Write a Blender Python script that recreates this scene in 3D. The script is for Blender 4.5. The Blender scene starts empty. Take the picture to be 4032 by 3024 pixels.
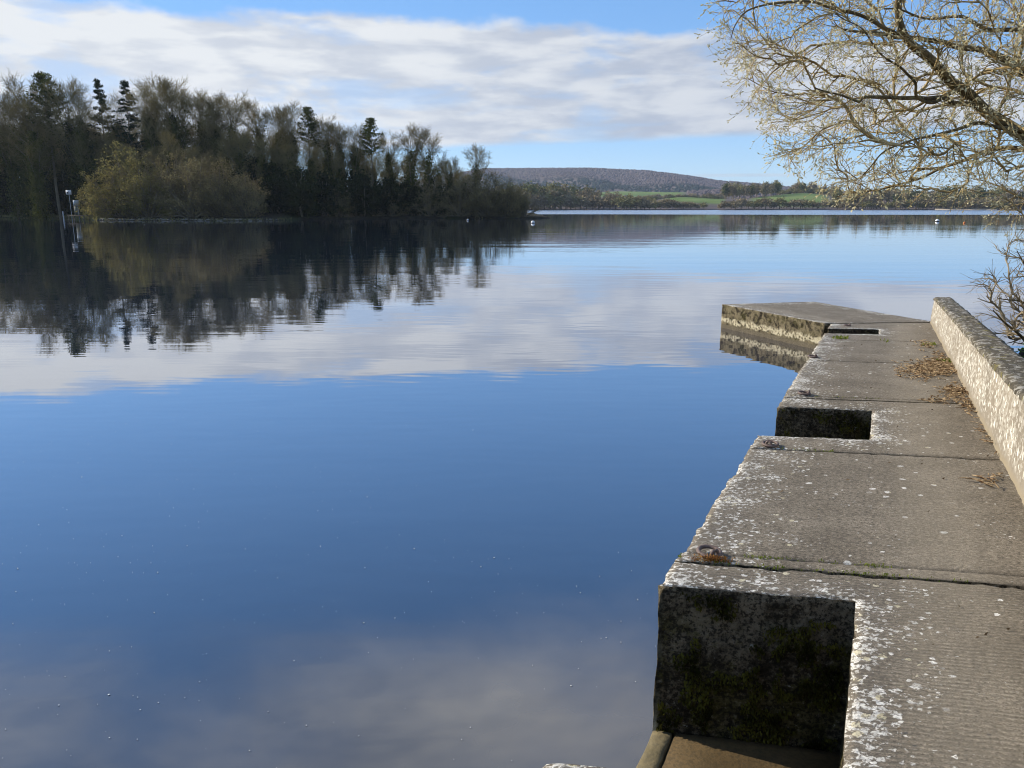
import bpy, math, random
import numpy as np
from mathutils import Vector, noise as mnoise

random.seed(7)
rng = np.random.default_rng(7)
SC = bpy.context.scene
COL = SC.collection

# ------------------------------------------------------------------ camera
F_PX, HORIZON = 769.0, 206.9
EYE = 2.65
cam_d = bpy.data.cameras.new('camera')
cam_d.sensor_width = 36.0
cam_d.lens = 36.0 * F_PX / 1024.0
cam_d.clip_start, cam_d.clip_end = 0.05, 40000
cam = bpy.data.objects.new('camera', cam_d)
COL.objects.link(cam)
cam.location = (0, 0, EYE)
cam.rotation_euler = (math.pi / 2 - math.atan((384 - HORIZON) / F_PX), 0, 0)
SC.camera = cam

# ------------------------------------------------------------------ sun, sky, exposure
SUN_EL, SUN_AZ = math.radians(27), math.radians(-64)       # azimuth from +Y, clockwise positive
SUN = Vector((math.sin(SUN_AZ) * math.cos(SUN_EL), math.cos(SUN_AZ) * math.cos(SUN_EL), math.sin(SUN_EL)))
sl = bpy.data.lights.new('sun', 'SUN')
sl.energy, sl.angle, sl.color = 5.0, math.radians(0.53), (1.0, 0.90, 0.75)
so = bpy.data.objects.new('sun', sl)
COL.objects.link(so)
so.rotation_euler = SUN.to_track_quat('Z', 'Y').to_euler()

SC.view_settings.view_transform = 'Standard'
SC.view_settings.look = 'None'
SC.view_settings.exposure = 0.3
SC.view_settings.gamma = 1.0
SC.view_settings.use_curve_mapping = False
SC.cycles.use_denoising = True
SC.cycles.adaptive_threshold = .015
SC.cycles.pixel_filter_type = 'BLACKMAN_HARRIS'
SC.cycles.filter_width = 1.05
SC.cycles.max_bounces = 6
SC.cycles.diffuse_bounces = 2
SC.cycles.glossy_bounces = 3
SC.cycles.transparent_max_bounces = 8
SC.cycles.volume_bounces = 0
SC.cycles.caustics_reflective = False
SC.cycles.caustics_refractive = False


SKY_G, SKY_S, SKY_T = .42, 1.75, (1.70, 2.05, 2.55)


class G:
    """Small helper round a node tree."""
    def __init__(self, tree):
        self.t = tree
        tree.nodes.clear()

    def n(self, kind, ins=None, **attrs):
        node = self.t.nodes.new(kind)
        for k, v in attrs.items():
            setattr(node, k, v)
        for k, v in (ins or {}).items():
            s = node.inputs[k]
            if isinstance(v, bpy.types.NodeSocket):
                self.t.links.new(v, s)
            else:
                s.default_value = v
        return node

    def m(self, op, a, b=0.0, c=0.0, clamp=False):
        return self.n('ShaderNodeMath', {0: a, 1: b, 2: c}, operation=op, use_clamp=clamp).outputs[0]

    def noise(self, vec, scale, detail=4, rough=0.55, dist=0.0):
        return self.n('ShaderNodeTexNoise', {'Vector': vec, 'Scale': scale, 'Detail': detail, 'Roughness': rough, 'Distortion': dist}).outputs[0]

    def step(self, x, a, b, lo=0.0, hi=1.0):
        return self.n('ShaderNodeMapRange', {0: x, 1: a, 2: b, 3: lo, 4: hi}, interpolation_type='SMOOTHSTEP').outputs[0]

    def mix(self, f, a, b):
        if isinstance(a, tuple) and len(a) == 3: a = (*a, 1)
        if isinstance(b, tuple) and len(b) == 3: b = (*b, 1)
        return self.n('ShaderNodeMix', {0: f, 6: a, 7: b}, data_type='RGBA').outputs[2]

    def scaled(self, vec, sx, sy, sz):
        return self.n('ShaderNodeMapping', {'Vector': vec, 'Scale': (sx, sy, sz)}).outputs[0]

    def bump(self, h, strength=1.0, dist=1.0, normal=None):
        d = {'Height': h, 'Strength': strength, 'Distance': dist}
        if normal is not None: d['Normal'] = normal
        return self.n('ShaderNodeBump', d).outputs[0]

    def pos(self):
        return self.n('ShaderNodeNewGeometry').outputs['Position']

    def obj(self):
        return self.n('ShaderNodeTexCoord').outputs['Object']


world = bpy.data.worlds.new('World')
SC.world = world
world.use_nodes = True
world.cycles.sampling_method = 'MANUAL'
world.cycles.sample_map_resolution = 512
g = G(world.node_tree)
dirv = g.n('ShaderNodeTexCoord').outputs['Generated']
sky = g.n('ShaderNodeTexSky', sky_type='NISHITA', sun_disc=False, sun_elevation=SUN_EL, sun_rotation=SUN_AZ,
          air_density=1.0, dust_density=0.0, ozone_density=2.0, altitude=2500).outputs[0]
sky = g.n('ShaderNodeGamma', {0: sky, 1: SKY_G}).outputs[0]
sky = g.n('ShaderNodeHueSaturation', {'Saturation': SKY_S, 'Color': sky}).outputs[0]
sky = g.n('ShaderNodeVectorMath', {0: sky, 1: SKY_T}, operation='MULTIPLY').outputs[0]
sep = g.n('ShaderNodeSeparateXYZ', {0: dirv})
dx, dy, dz = sep.outputs
zc = g.m('MAXIMUM', dz, 0.012)
cu, cv = g.m('DIVIDE', dx, zc), g.m('DIVIDE', dy, zc)        # cloud sheet one unit overhead
plan = g.n('ShaderNodeCombineXYZ', {0: cu, 1: cv, 2: 0.0}).outputs[0]
# long bank of stratocumulus lying across the view
d1 = g.scaled(dirv, 7, 7, 26)
wob = g.m('MULTIPLY', g.m('SUBTRACT', g.noise(g.scaled(dirv, 9, 9, 16), 1.0, 4, .58), .5), 1.15)
near_e = g.m('ADD', g.m('ADD', g.m('MULTIPLY', cu, .22), 4.62), wob)
far_e = g.m('ADD', g.m('ADD', g.m('MULTIPLY', cu, -.45), 13.6), g.m('MULTIPLY', wob, 1.6))
a = g.step(g.m('SUBTRACT', cv, near_e), -.05, .28)
b = g.step(g.m('SUBTRACT', far_e, cv), -.2, 1.5)
streak = g.noise(d1, 1.0, 4, .55, .25)
holes = g.step(streak, .34, .50)
thick = g.m('MULTIPLY', g.m('MULTIPLY', a, b), g.m('ADD', .58, g.m('MULTIPLY', holes, .40)))
# scattered thin cloud over the rest of the sky
sc2 = g.noise(g.scaled(dirv, 1.9, 1.9, 2.6), 1.0, 4, .55, .2)
high = g.m('MULTIPLY', g.step(sc2, .40, .66), g.step(cv, 1.8, 1.3))
high = g.m('MULTIPLY', high, .72)
# one thin low streak above the hill
low = g.m('MULTIPLY', g.step(g.m('ABSOLUTE', g.m('SUBTRACT', cv, g.m('ADD', 26.0, g.m('MULTIPLY', wob, 1.5)))), 1.9, .6),
          g.step(g.m('ABSOLUTE', g.m('SUBTRACT', cu, 7.6)), 2.6, 1.0))
low = g.m('MULTIPLY', low, .45)
mask = g.m('MAXIMUM', g.m('MAXIMUM', thick, high), low, clamp=True)
# brighter towards the sun
ds = g.n('ShaderNodeVectorMath', {0: dirv, 1: SUN}, operation='DOT_PRODUCT').outputs['Value']
glow = g.step(ds, .15, .95)
tex = g.noise(g.scaled(dirv, 11, 11, 48), 1.0, 4, .55, .2)
lit = g.m('ADD', g.m('MULTIPLY', tex, .65), g.m('MULTIPLY', streak, .35))
shade = g.m('ADD', g.m('MULTIPLY', g.step(lit, .40, .62), .62), g.m('MULTIPLY', glow, .62), clamp=True)
ccol = g.mix(shade, (.37, .42, .52), (.69, .71, .73))
bg_sky = g.n('ShaderNodeBackground', {0: sky, 1: 0.15})
bg_cl = g.n('ShaderNodeBackground', {0: ccol, 1: 1.0})
mixs = g.n('ShaderNodeMixShader', {0: mask, 1: bg_sky.outputs[0], 2: bg_cl.outputs[0]})
g.n('ShaderNodeOutputWorld', {0: mixs.outputs[0]})


# ------------------------------------------------------------------ mesh helpers
def mesh_from(name, V, faces_by_size, smooth=False):
    """faces_by_size: list of int arrays (n,k)"""
    me = bpy.data.meshes.new(name)
    V = np.asarray(V, np.float32)
    me.vertices.add(len(V))
    me.vertices.foreach_set('co', V.ravel())
    fs = [np.asarray(f, np.int32) for f in faces_by_size if len(f)]
    loops = np.concatenate([f.ravel() for f in fs])
    tot = np.concatenate([np.full(len(f), f.shape[1], np.int32) for f in fs])
    me.loops.add(len(loops))
    me.loops.foreach_set('vertex_index', loops)
    me.polygons.add(len(tot))
    me.polygons.foreach_set('loop_start', np.concatenate([[0], np.cumsum(tot)[:-1]]).astype(np.int32))
    if smooth:
        me.polygons.foreach_set('use_smooth', np.ones(len(tot), bool))
    me.update(calc_edges=True)
    return me


class Geo:
    def __init__(self):
        self.v, self.q, self.t, self.k = [], [], [], 0

    def add(self, V, quads=None, tris=None):
        V = np.asarray(V, float).reshape(-1, 3)
        if quads is not None and len(quads): self.q.append(np.asarray(quads) + self.k)
        if tris is not None and len(tris): self.t.append(np.asarray(tris) + self.k)
        self.v.append(V)
        self.k += len(V)

    def mesh(self, name, smooth=False):
        fs = []
        if self.q: fs.append(np.concatenate(self.q))
        if self.t: fs.append(np.concatenate(self.t))
        return mesh_from(name, np.concatenate(self.v), fs, smooth)

    def box(self, c, s, rz=0.0):
        c, s = np.array(c, float), np.array(s, float) / 2
        v = np.array([[x, y, z] for x in (-1, 1) for y in (-1, 1) for z in (-1, 1)]) * s
        ca, sa = math.cos(rz), math.sin(rz)
        v = np.stack([v[:, 0] * ca - v[:, 1] * sa, v[:, 0] * sa + v[:, 1] * ca, v[:, 2]], 1) + c
        self.add(v, [[0, 1, 3, 2], [4, 6, 7, 5], [0, 4, 5, 1], [2, 3, 7, 6], [0, 2, 6, 4], [1, 5, 7, 3]])

    def tubes(self, P, R, k=3, cap=False):
        """P (B,m,3) polylines, R (B,m) radii"""
        P, R = np.asarray(P, float), np.asarray(R, float)
        B, m, _ = P.shape
        T = np.gradient(P, axis=1)
        T /= np.linalg.norm(T, axis=2, keepdims=True) + 1e-9
        ref = np.where(np.abs(T[:, :1, 2:3]) > .9, np.array([1., 0, 0]), np.array([0, 0, 1.]))
        U = np.cross(T, np.broadcast_to(ref, T.shape))
        U /= np.linalg.norm(U, axis=2, keepdims=True) + 1e-9
        W = np.cross(T, U)
        an = np.arange(k) * 2 * math.pi / k
        ring = U[:, :, None] * np.cos(an)[None, None, :, None] + W[:, :, None] * np.sin(an)[None, None, :, None]
        V = P[:, :, None] + ring * R[:, :, None, None]
        idx = np.arange(B * m * k).reshape(B, m, k)
        a, b = idx[:, :-1], idx[:, 1:]
        Q = np.stack([a, np.roll(a, -1, 2), np.roll(b, -1, 2), b], -1).reshape(-1, 4)
        self.add(V.reshape(-1, 3), Q)

    def leaves(self, C, size, aspect=.6, r=None, dirs=None):
        """rhombic leaf faces, slightly folded"""
        r = r or rng
        C = np.asarray(C, float)
        n = len(C)
        size = np.broadcast_to(size, (n,))
        d = r.normal(size=(n, 3)) if dirs is None else np.asarray(dirs) + r.normal(size=(n, 3)) * .35
        d /= np.linalg.norm(d, axis=1, keepdims=True) + 1e-9
        w = np.cross(d, r.normal(size=(n, 3)))
        w /= np.linalg.norm(w, axis=1, keepdims=True) + 1e-9
        nn = np.cross(d, w)
        L, Wd = size[:, None] * .5, size[:, None] * .5 * aspect
        V = np.stack([C - d * L, C + w * Wd + nn * Wd * .35, C + d * L, C - w * Wd + nn * Wd * .35], 1)
        i = np.arange(n * 4).reshape(n, 4)
        self.add(V.reshape(-1, 3), None, np.concatenate([i[:, [0, 1, 2]], i[:, [0, 2, 3]]]))


def link(name, me, mat=None, parent=None, loc=None):
    o = bpy.data.objects.new(name, me)
    COL.objects.link(o)
    if mat is not None and me is not None and not me.materials: me.materials.append(mat)
    if parent is not None: o.parent = parent
    if loc is not None: o.location = loc
    return o


def tag(o, label, cat, group=None, kind=None):
    o['label'], o['category'] = label, cat
    if group: o['group'] = group
    if kind: o['kind'] = kind
    return o


def empty(name, loc=(0, 0, 0), rz=0.0, scale=1.0):
    o = bpy.data.objects.new(name, None)
    COL.objects.link(o)
    o.location, o.rotation_euler = loc, (0, 0, rz)
    o.scale = scale if isinstance(scale, tuple) else (scale,) * 3
    o.empty_display_size = .1
    return o


ONES = 'zeroth first second third fourth fifth sixth seventh eighth ninth tenth eleventh twelfth thirteenth fourteenth fifteenth sixteenth seventeenth eighteenth nineteenth'.split()
TENS = ['', '', 'twent', 'thirt', 'fort', 'fift', 'sixt', 'sevent', 'eight', 'ninet']


def ordinal(k_):
    if k_ < 20: return ONES[k_]
    if k_ < 100: return TENS[k_ // 10] + ('ieth' if k_ % 10 == 0 else 'y-' + ONES[k_ % 10])
    return 'hundred-and-' + ordinal(k_ - 100)


def fnoise(x, y, z=0.0, s=1.0):
    return mnoise.noise(Vector((x * s, y * s, z * s)))


def vnoise(V, s, seed=0.0):
    return np.array([mnoise.noise(Vector((p[0] * s + seed, p[1] * s - seed, p[2] * s + seed * .5))) for p in V])


def sstep(x, a, b):
    t = np.clip((np.asarray(x, float) - a) / (b - a), 0, 1)
    return t * t * (3 - 2 * t)


# ------------------------------------------------------------------ materials
def new_mat(name):
    m = bpy.data.materials.new(name)
    m.use_nodes = True
    return m, G(m.node_tree)


def finish(gg, color, rough=.85, normal=None, spec=.3, **kw):
    d = {'Base Color': color if isinstance(color, bpy.types.NodeSocket) else (*color, 1), 'Roughness': rough, 'Specular IOR Level': spec}
    if normal is not None: d['Normal'] = normal
    d.update(kw)
    b = gg.n('ShaderNodeBsdfPrincipled', d)
    gg.n('ShaderNodeOutputMaterial', {0: b.outputs[0]})


def simple(name, col, col2=None, scale=4.0, rough=.85, bumpy=0.0, spec=.3, rand=0.0):
    m, gg = new_mat(name)
    p = gg.obj()
    f = gg.step(gg.noise(p, scale, 5, .6), .3, .7)
    if rand:
        r = gg.n('ShaderNodeObjectInfo').outputs['Random']
        f = gg.m('ADD', gg.m('MULTIPLY', f, 1 - rand), gg.m('MULTIPLY', r, rand))
    c = gg.mix(f, col, col2 or tuple(x * .6 for x in col))
    nrm = gg.bump(gg.noise(p, scale * 4, 4), 1.0, bumpy) if bumpy else None
    finish(gg, c, rough, nrm, spec)
    return m


def foliage(name, cols, scale=.6, rough=.7, trans=.25, rand=.35):
    """thin leaves and twigs: diffuse + a little light through"""
    m, gg = new_mat(name)
    p = gg.obj()
    f = gg.step(gg.noise(p, scale, 3, .6), .32, .68)
    r = gg.n('ShaderNodeObjectInfo').outputs['Random']
    f = gg.m('ADD', gg.m('MULTIPLY', f, 1 - rand), gg.m('MULTIPLY', r, rand))
    c = gg.mix(f, cols[0], cols[1])
    d = gg.n('ShaderNodeBsdfDiffuse', {'Color': c})
    if trans:
        t = gg.n('ShaderNodeBsdfTranslucent', {'Color': c})
        d = gg.n('ShaderNodeMixShader', {0: trans, 1: d.outputs[0], 2: t.outputs[0]})
    gg.n('ShaderNodeOutputMaterial', {0: d.outputs[0]})
    return m


# ------------------------------------------------------------------ water
def water_material():
    m, gg = new_mat('lake_water')
    p = gg.pos()
    s = gg.n('ShaderNodeSeparateXYZ', {0: p})
    y = s.outputs[1]
    swell = gg.m('MULTIPLY', gg.m('SUBTRACT', gg.noise(gg.scaled(p, .07, .30, 1), 1.0, 1, .5), .5), .014)
    rip = gg.m('MULTIPLY', gg.m('SUBTRACT', gg.noise(gg.scaled(p, .42, 1.5, 1), 1.0, 2, .5), .5), .0035)
    fine = gg.m('MULTIPLY', gg.m('SUBTRACT', gg.noise(gg.scaled(p, 1.6, 6.0, 1), 1.0, 0, .5), .5), .0004)
    # patches of livelier water
    patch = gg.step(gg.noise(gg.scaled(p, .018, .05, 1), 1.0, 1, .55), .42, .64)
    rip = gg.m('MULTIPLY', rip, gg.m('ADD', .55, gg.m('MULTIPLY', patch, 1.1)))
    swell = gg.m('MULTIPLY', swell, gg.step(y, 2.0, 30.0, .35, 1.0))
    h = gg.m('ADD', gg.m('ADD', swell, rip), fine)
    # breeze ruffling the far water
    edge = gg.m('ADD', y, gg.m('MULTIPLY', gg.m('SUBTRACT', gg.noise(gg.scaled(p, .006, .02, 1), 1.0, 1), .5), 60.0))
    wind = gg.step(edge, 268, 305)
    rough = gg.m('ADD', .012, gg.m('MULTIPLY', wind, .16))
    wav = gg.m('MULTIPLY', gg.m('SUBTRACT', gg.noise(gg.scaled(p, .5, 1.1, 1), 1.0, 1, .6), .5), .25)
    h = gg.m('ADD', h, gg.m('MULTIPLY', wav, wind))
    nrm = gg.bump(h, 1.0, 1.0)
    fac = gg.n('ShaderNodeLayerWeight', {'Blend': .5, 'Normal': nrm}).outputs['Facing']
    fr = gg.m('ADD', .02, gg.m('MULTIPLY', gg.m('POWER', fac, 2.15), .96), clamp=True)
    # silt in suspension, thicker in places
    silt = gg.step(gg.noise(gg.scaled(p, .25, .35, 1), 1.0, 5, .6, .5), .36, .68)
    shallow = gg.step(gg.m('ADD', gg.m('SUBTRACT', y, gg.m('MULTIPLY', s.outputs[0], .45)), gg.m('MULTIPLY', silt, -1.3)), 4.6, 2.3)
    body = gg.mix(shallow, (.016, .030, .060), gg.mix(silt, (.06, .068, .085), (.25, .225, .18)))
    dif = gg.n('ShaderNodeBsdfDiffuse', {'Color': body})
    tr = gg.n('ShaderNodeBsdfTransparent', {'Color': (.62, .60, .50, 1)})
    bodym = gg.n('ShaderNodeMixShader', {0: .28, 1: dif.outputs[0], 2: tr.outputs[0]})
    gl = gg.n('ShaderNodeBsdfGlossy', {'Color': (.97, .975, 1, 1), 'Roughness': rough, 'Normal': nrm})
    mx = gg.n('ShaderNodeMixShader', {0: fr, 1: bodym.outputs[0], 2: gl.outputs[0]})
    gg.n('ShaderNodeOutputMaterial', {0: mx.outputs[0]})
    return m


R_ = 9000
wv = [[-R_, -600, 0], [R_, -600, 0], [R_, R_, 0], [-R_, R_, 0]]
tag(link('lake_water', mesh_from('lake_water', wv, [np.array([[0, 1, 2, 3]])]), water_material()),
    'calm blue lake reflecting the cloud bank and the wooded island', 'lake', kind='structure')

# lake bed: shallow silt by the jetty falling away to dark deep water
m_bed, gg = new_mat('lake_bed_silt')
p = gg.pos()
c = gg.mix(gg.step(gg.noise(gg.scaled(p, .5, .5, 1), 1.0, 6, .6), .3, .7), (.16, .14, .10), (.30, .27, .21))
finish(gg, c, .95)
xs = np.concatenate([np.linspace(-9000, -60, 12), np.linspace(-50, 50, 41), np.linspace(60, 9000, 12)])
ys = np.concatenate([[-600, -200, -60], np.linspace(-20, 60, 41), np.geomspace(70, 9000, 24)])
X, Y = np.meshgrid(xs, ys)
dist = np.hypot(np.maximum(0, np.abs(X + 1) - 2), np.maximum(0, Y - 1))
Z = -.55 - .10 * np.clip(dist, 0, 70) + .05 * np.sin(X * 1.3 + Y * .7)
iy, ix = np.meshgrid(np.arange(len(ys) - 1), np.arange(len(xs) - 1), indexing='ij')
i0 = iy * len(xs) + ix
bedq = np.stack([i0, i0 + 1, i0 + 1 + len(xs), i0 + len(xs)], -1).reshape(-1, 4)
tag(link('lake_bed', mesh_from('lake_bed', np.stack([X, Y, Z], -1).reshape(-1, 3), [bedq], True), m_bed),
    'pale silty lake bed showing faintly through the shallow water', 'lake bed', kind='structure')

# ------------------------------------------------------------------ jetty
JD, JN = np.array([.432, .902]), np.array([.902, -.432])     # along, across (to the parapet)
N_EDGE, N_IN, N_WALL, SKEW = -.79, .03, .91, .27


def deck_z(y):
    return np.maximum(.95 - .039 * (np.asarray(y) - 3.34), .525)


def jpos(sp, n):
    """skewed station, offset -> world x,y"""
    s = np.asarray(sp) + SKEW * (np.asarray(n) - N_EDGE)
    w = np.clip((np.asarray(sp) - 14.75) / .65, 0, 1) * .6 * (np.asarray(n) + .9) / 1.9
    s = s + w
    return s * JD[0] + np.asarray(n) * JN[0], s * JD[1] + np.asarray(n) * JN[1]


def concrete_material():
    m, gg = new_mat('weathered_concrete')
    uv = gg.n('ShaderNodeUVMap').outputs[0]
    sepu = gg.n('ShaderNodeSeparateXYZ', {0: uv})
    nn, ss = sepu.outputs[0], sepu.outputs[1]
    edge = gg.n('ShaderNodeAttribute', attribute_name='edge').outputs['Fac']
    style = gg.n('ShaderNodeAttribute', attribute_name='style').outputs['Fac']
    # --- deck
    n1 = gg.noise(uv, 2.2, 5, .6)
    n2 = gg.noise(uv, 26, 5, .65)
    n3 = gg.noise(uv, 150, 3, .6)
    c = gg.mix(gg.step(n1, .3, .72), (.175, .145, .105), (.30, .253, .188))
    c = gg.mix(gg.m('MULTIPLY', gg.step(n2, .45, .70), .5), c, (.34, .29, .215))
    c = gg.mix(gg.m('MULTIPLY', gg.step(n3, .54, .36), .85), c, (.075, .064, .048))
    n5 = gg.noise(uv, 9, 4, .7)
    c = gg.mix(gg.m('MULTIPLY', gg.step(n5, .52, .34), .5), c, (.12, .10, .075))
    n6 = gg.noise(gg.scaled(uv, 52, 70, 1), 1.0, 3, .7)
    c = gg.mix(gg.m('MULTIPLY', gg.step(n6, .50, .36), .8), c, (.07, .058, .042))
    c = gg.mix(gg.m('MULTIPLY', gg.step(n6, .54, .70), .6), c, (.42, .36, .27))
    c = gg.mix(gg.m('MULTIPLY', gg.step(n2, .48, .34), .6), c, (.09, .076, .055))
    # broom lines: across the near slab, along the next one
    wob = gg.m('MULTIPLY', gg.m('SUBTRACT', gg.noise(uv, 2.0, 1), .5), .06)
    wa = gg.m('SINE', gg.m('MULTIPLY', gg.m('ADD', ss, wob), 2 * math.pi / .027))
    wl = gg.m('SINE', gg.m('MULTIPLY', gg.m('ADD', nn, gg.m('MULTIPLY', wob, 1.6)), 2 * math.pi / .05))
    fade = gg.step(gg.noise(gg.scaled(uv, 1.4, 3.0, 1), 1.0, 3), .28, .55)
    br = gg.m('ADD', gg.m('MULTIPLY', wa, gg.step(style, .6, .4)), gg.m('MULTIPLY', gg.m('MULTIPLY', wl, .07), gg.step(style, .4, .6)))
    br = gg.m('MULTIPLY', br, gg.m('MULTIPLY', fade, gg.step(style, 1.6, 1.4, .05, 1.0)))
    groove = gg.m('MULTIPLY', gg.step(gg.m('MULTIPLY', br, gg.step(n2, .3, .6)), .1, .8), .75)
    c = gg.mix(groove, c, (.10, .088, .068))
    # a paler worn strip down the middle
    worn = gg.m('MULTIPLY', gg.step(gg.m('ABSOLUTE', gg.m('SUBTRACT', gg.m('ADD', nn, wob), .42)), .38, .05), .22)
    c = gg.mix(worn, c, (.38, .325, .235))
    # crustose lichen, thick near the edges
    near = gg.step(gg.m('ADD', edge, gg.m('MULTIPLY', gg.m('SUBTRACT', gg.noise(uv, 3.0, 2), .5), .7)), .60, .0)
    l1 = gg.noise(uv, 34, 5, .66, .4)
    thr = gg.m('SUBTRACT', .685, gg.m('MULTIPLY', near, .15))
    thr = gg.m('ADD', thr, gg.m('MULTIPLY', gg.m('SUBTRACT', gg.noise(uv, 3.4, 3), .5), -.46))
    lich = gg.step(gg.m('SUBTRACT', l1, thr), -.03, .05)
    vor = gg.n('ShaderNodeTexVoronoi', {'Vector': gg.n('ShaderNodeVectorMath', {0: uv, 1: gg.n('ShaderNodeVectorMath', {0: gg.n('ShaderNodeTexNoise', {'Vector': uv, 'Scale': 30.0}).outputs['Color'], 1: (.03, .03, 0)}, operation='MULTIPLY').outputs[0]}, operation='ADD').outputs[0], 'Scale': 11.0})
    sp = gg.m('MULTIPLY', gg.step(vor.outputs['Distance'], .24, .17), gg.step(gg.n('ShaderNodeSeparateColor', {0: vor.outputs['Color']}).outputs[0], .80, .82))
    sp = gg.m('MULTIPLY', sp, gg.step(gg.noise(uv, 1.3, 2), .42, .58))
    wv2 = gg.n('ShaderNodeVectorMath', {0: uv, 1: gg.n('ShaderNodeVectorMath', {0: gg.n('ShaderNodeTexNoise', {'Vector': uv, 'Scale': 60.0, 'Detail': 1.0}).outputs['Color'], 1: (.022, .022, 0)}, operation='MULTIPLY').outputs[0]}, operation='ADD').outputs[0]
    vo2 = gg.n('ShaderNodeTexVoronoi', {'Vector': wv2, 'Scale': 34.0})
    vc2 = gg.n('ShaderNodeSeparateColor', {0: vo2.outputs['Color']})
    prob = gg.m('ADD', .007, gg.m('MULTIPLY', near, gg.step(gg.noise(uv, 3.4, 3), .38, .66, .12, .9)))
    rad = gg.m('ADD', .22, gg.m('MULTIPLY', vc2.outputs[1], .30))
    sp2 = gg.m('MULTIPLY', gg.m('LESS_THAN', vc2.outputs[0], prob), gg.step(gg.m('SUBTRACT', rad, vo2.outputs['Distance']), -.03, .09))
    lich = gg.m('MAXIMUM', gg.m('MULTIPLY', lich, .95), gg.m('MAXIMUM', sp, sp2))
    lich = gg.m('MULTIPLY', lich, gg.step(gg.noise(uv, 90, 3), .30, .52))
    dark = gg.m('MULTIPLY', gg.step(edge, .33, .02), .4)
    c = gg.mix(dark, c, (.13, .115, .095))
    lcol = gg.mix(gg.m('MULTIPLY', gg.m('ADD', gg.step(gg.noise(uv, 14, 4), .3, .7), vc2.outputs[2]), .5), (.48, .46, .40), (.90, .87, .79))
    lcol = gg.mix(gg.m('MULTIPLY', gg.m('GREATER_THAN', vc2.outputs[1], .94), .5), lcol, (.45, .36, .10))
    c = gg.mix(gg.m('MULTIPLY', lich, gg.step(gg.noise(uv, 120, 2), .30, .58, .6, 1.0)), c, lcol)
    h = gg.m('ADD', gg.m('MULTIPLY', n3, .0042), gg.m('MULTIPLY', n2, .009))
    h = gg.m('ADD', h, gg.m('MULTIPLY', gg.m('MULTIPLY', br, gg.step(n2, .3, .65, .2, 1.0)), -.0026))
    finish(gg, c, .92, gg.bump(h, .9, 1.0), .2)
    return m


def flank_material():
    m, gg = new_mat('mossy_concrete_flank')
    p = gg.pos()
    zz = gg.n('ShaderNodeSeparateXYZ', {0: p}).outputs[2]
    # --- sides
    q1 = gg.noise(p, 7, 6, .68, .4)
    q2 = gg.noise(p, 28, 5, .7)
    q3 = gg.noise(p, 3.0, 3, .6)
    d = gg.mix(gg.step(q1, .34, .66), (.034, .026, .015), (.16, .125, .078))
    d = gg.mix(gg.m('MULTIPLY', gg.step(q2, .55, .4), .85), d, (.014, .011, .006))
    d = gg.mix(gg.m('MULTIPLY', gg.m('MULTIPLY', gg.step(zz, .55, .80), gg.step(q1, .35, .6)), .6), d, (.21, .175, .12))
    moss = gg.m('MULTIPLY', gg.step(gg.m('ADD', q3, gg.m('MULTIPLY', gg.m('SUBTRACT', q2, .5), .5)), .50, .60), gg.step(zz, .86, .70))
    d = gg.mix(gg.m('MULTIPLY', moss, .6), d, gg.mix(q2, (.014, .013, .003), (.105, .092, .010)))
    d = gg.mix(gg.m('MULTIPLY', gg.step(gg.noise(p, 24, 4, .6), .67, .72), .55), d, (.42, .41, .36))
    q5 = gg.noise(p, 46, 4, .72)
    d = gg.mix(gg.m('MULTIPLY', gg.step(q5, .52, .42), .85), d, (.010, .008, .004))
    d = gg.mix(gg.m('MULTIPLY', gg.step(q5, .56, .70), .6), d, (.24, .205, .14))
    # scale left by the lake just above the water
    tide = gg.m('ADD', zz, gg.m('MULTIPLY', gg.m('SUBTRACT', gg.noise(p, 5, 5, .65), .5), .22))
    band = gg.m('MULTIPLY', gg.step(tide, .10, .15), gg.step(tide, .28, .20))
    band = gg.m('MULTIPLY', band, gg.step(gg.noise(p, 18, 4), .38, .56))
    out = gg.n('ShaderNodeAttribute', attribute_name='outer').outputs['Fac']
    d = gg.mix(gg.m('MULTIPLY', gg.m('MULTIPLY', gg.step(q1, .40, .62), out), .8), d, (.24, .20, .12))
    d = gg.mix(gg.m('MULTIPLY', gg.m('MULTIPLY', band, out), .95), d, (.62, .55, .38))
    d = gg.mix(gg.m('MULTIPLY', gg.step(zz, .11, .07), out), d, (.15, .125, .085))
    h2 = gg.m('ADD', gg.m('MULTIPLY', q2, .022), gg.m('MULTIPLY', gg.noise(p, 80, 3, .7), .008))
    finish(gg, d, .92, gg.bump(h2, .9, 1.0), .2)
    return m


M_CONC, M_FLANK = concrete_material(), flank_material()


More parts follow.
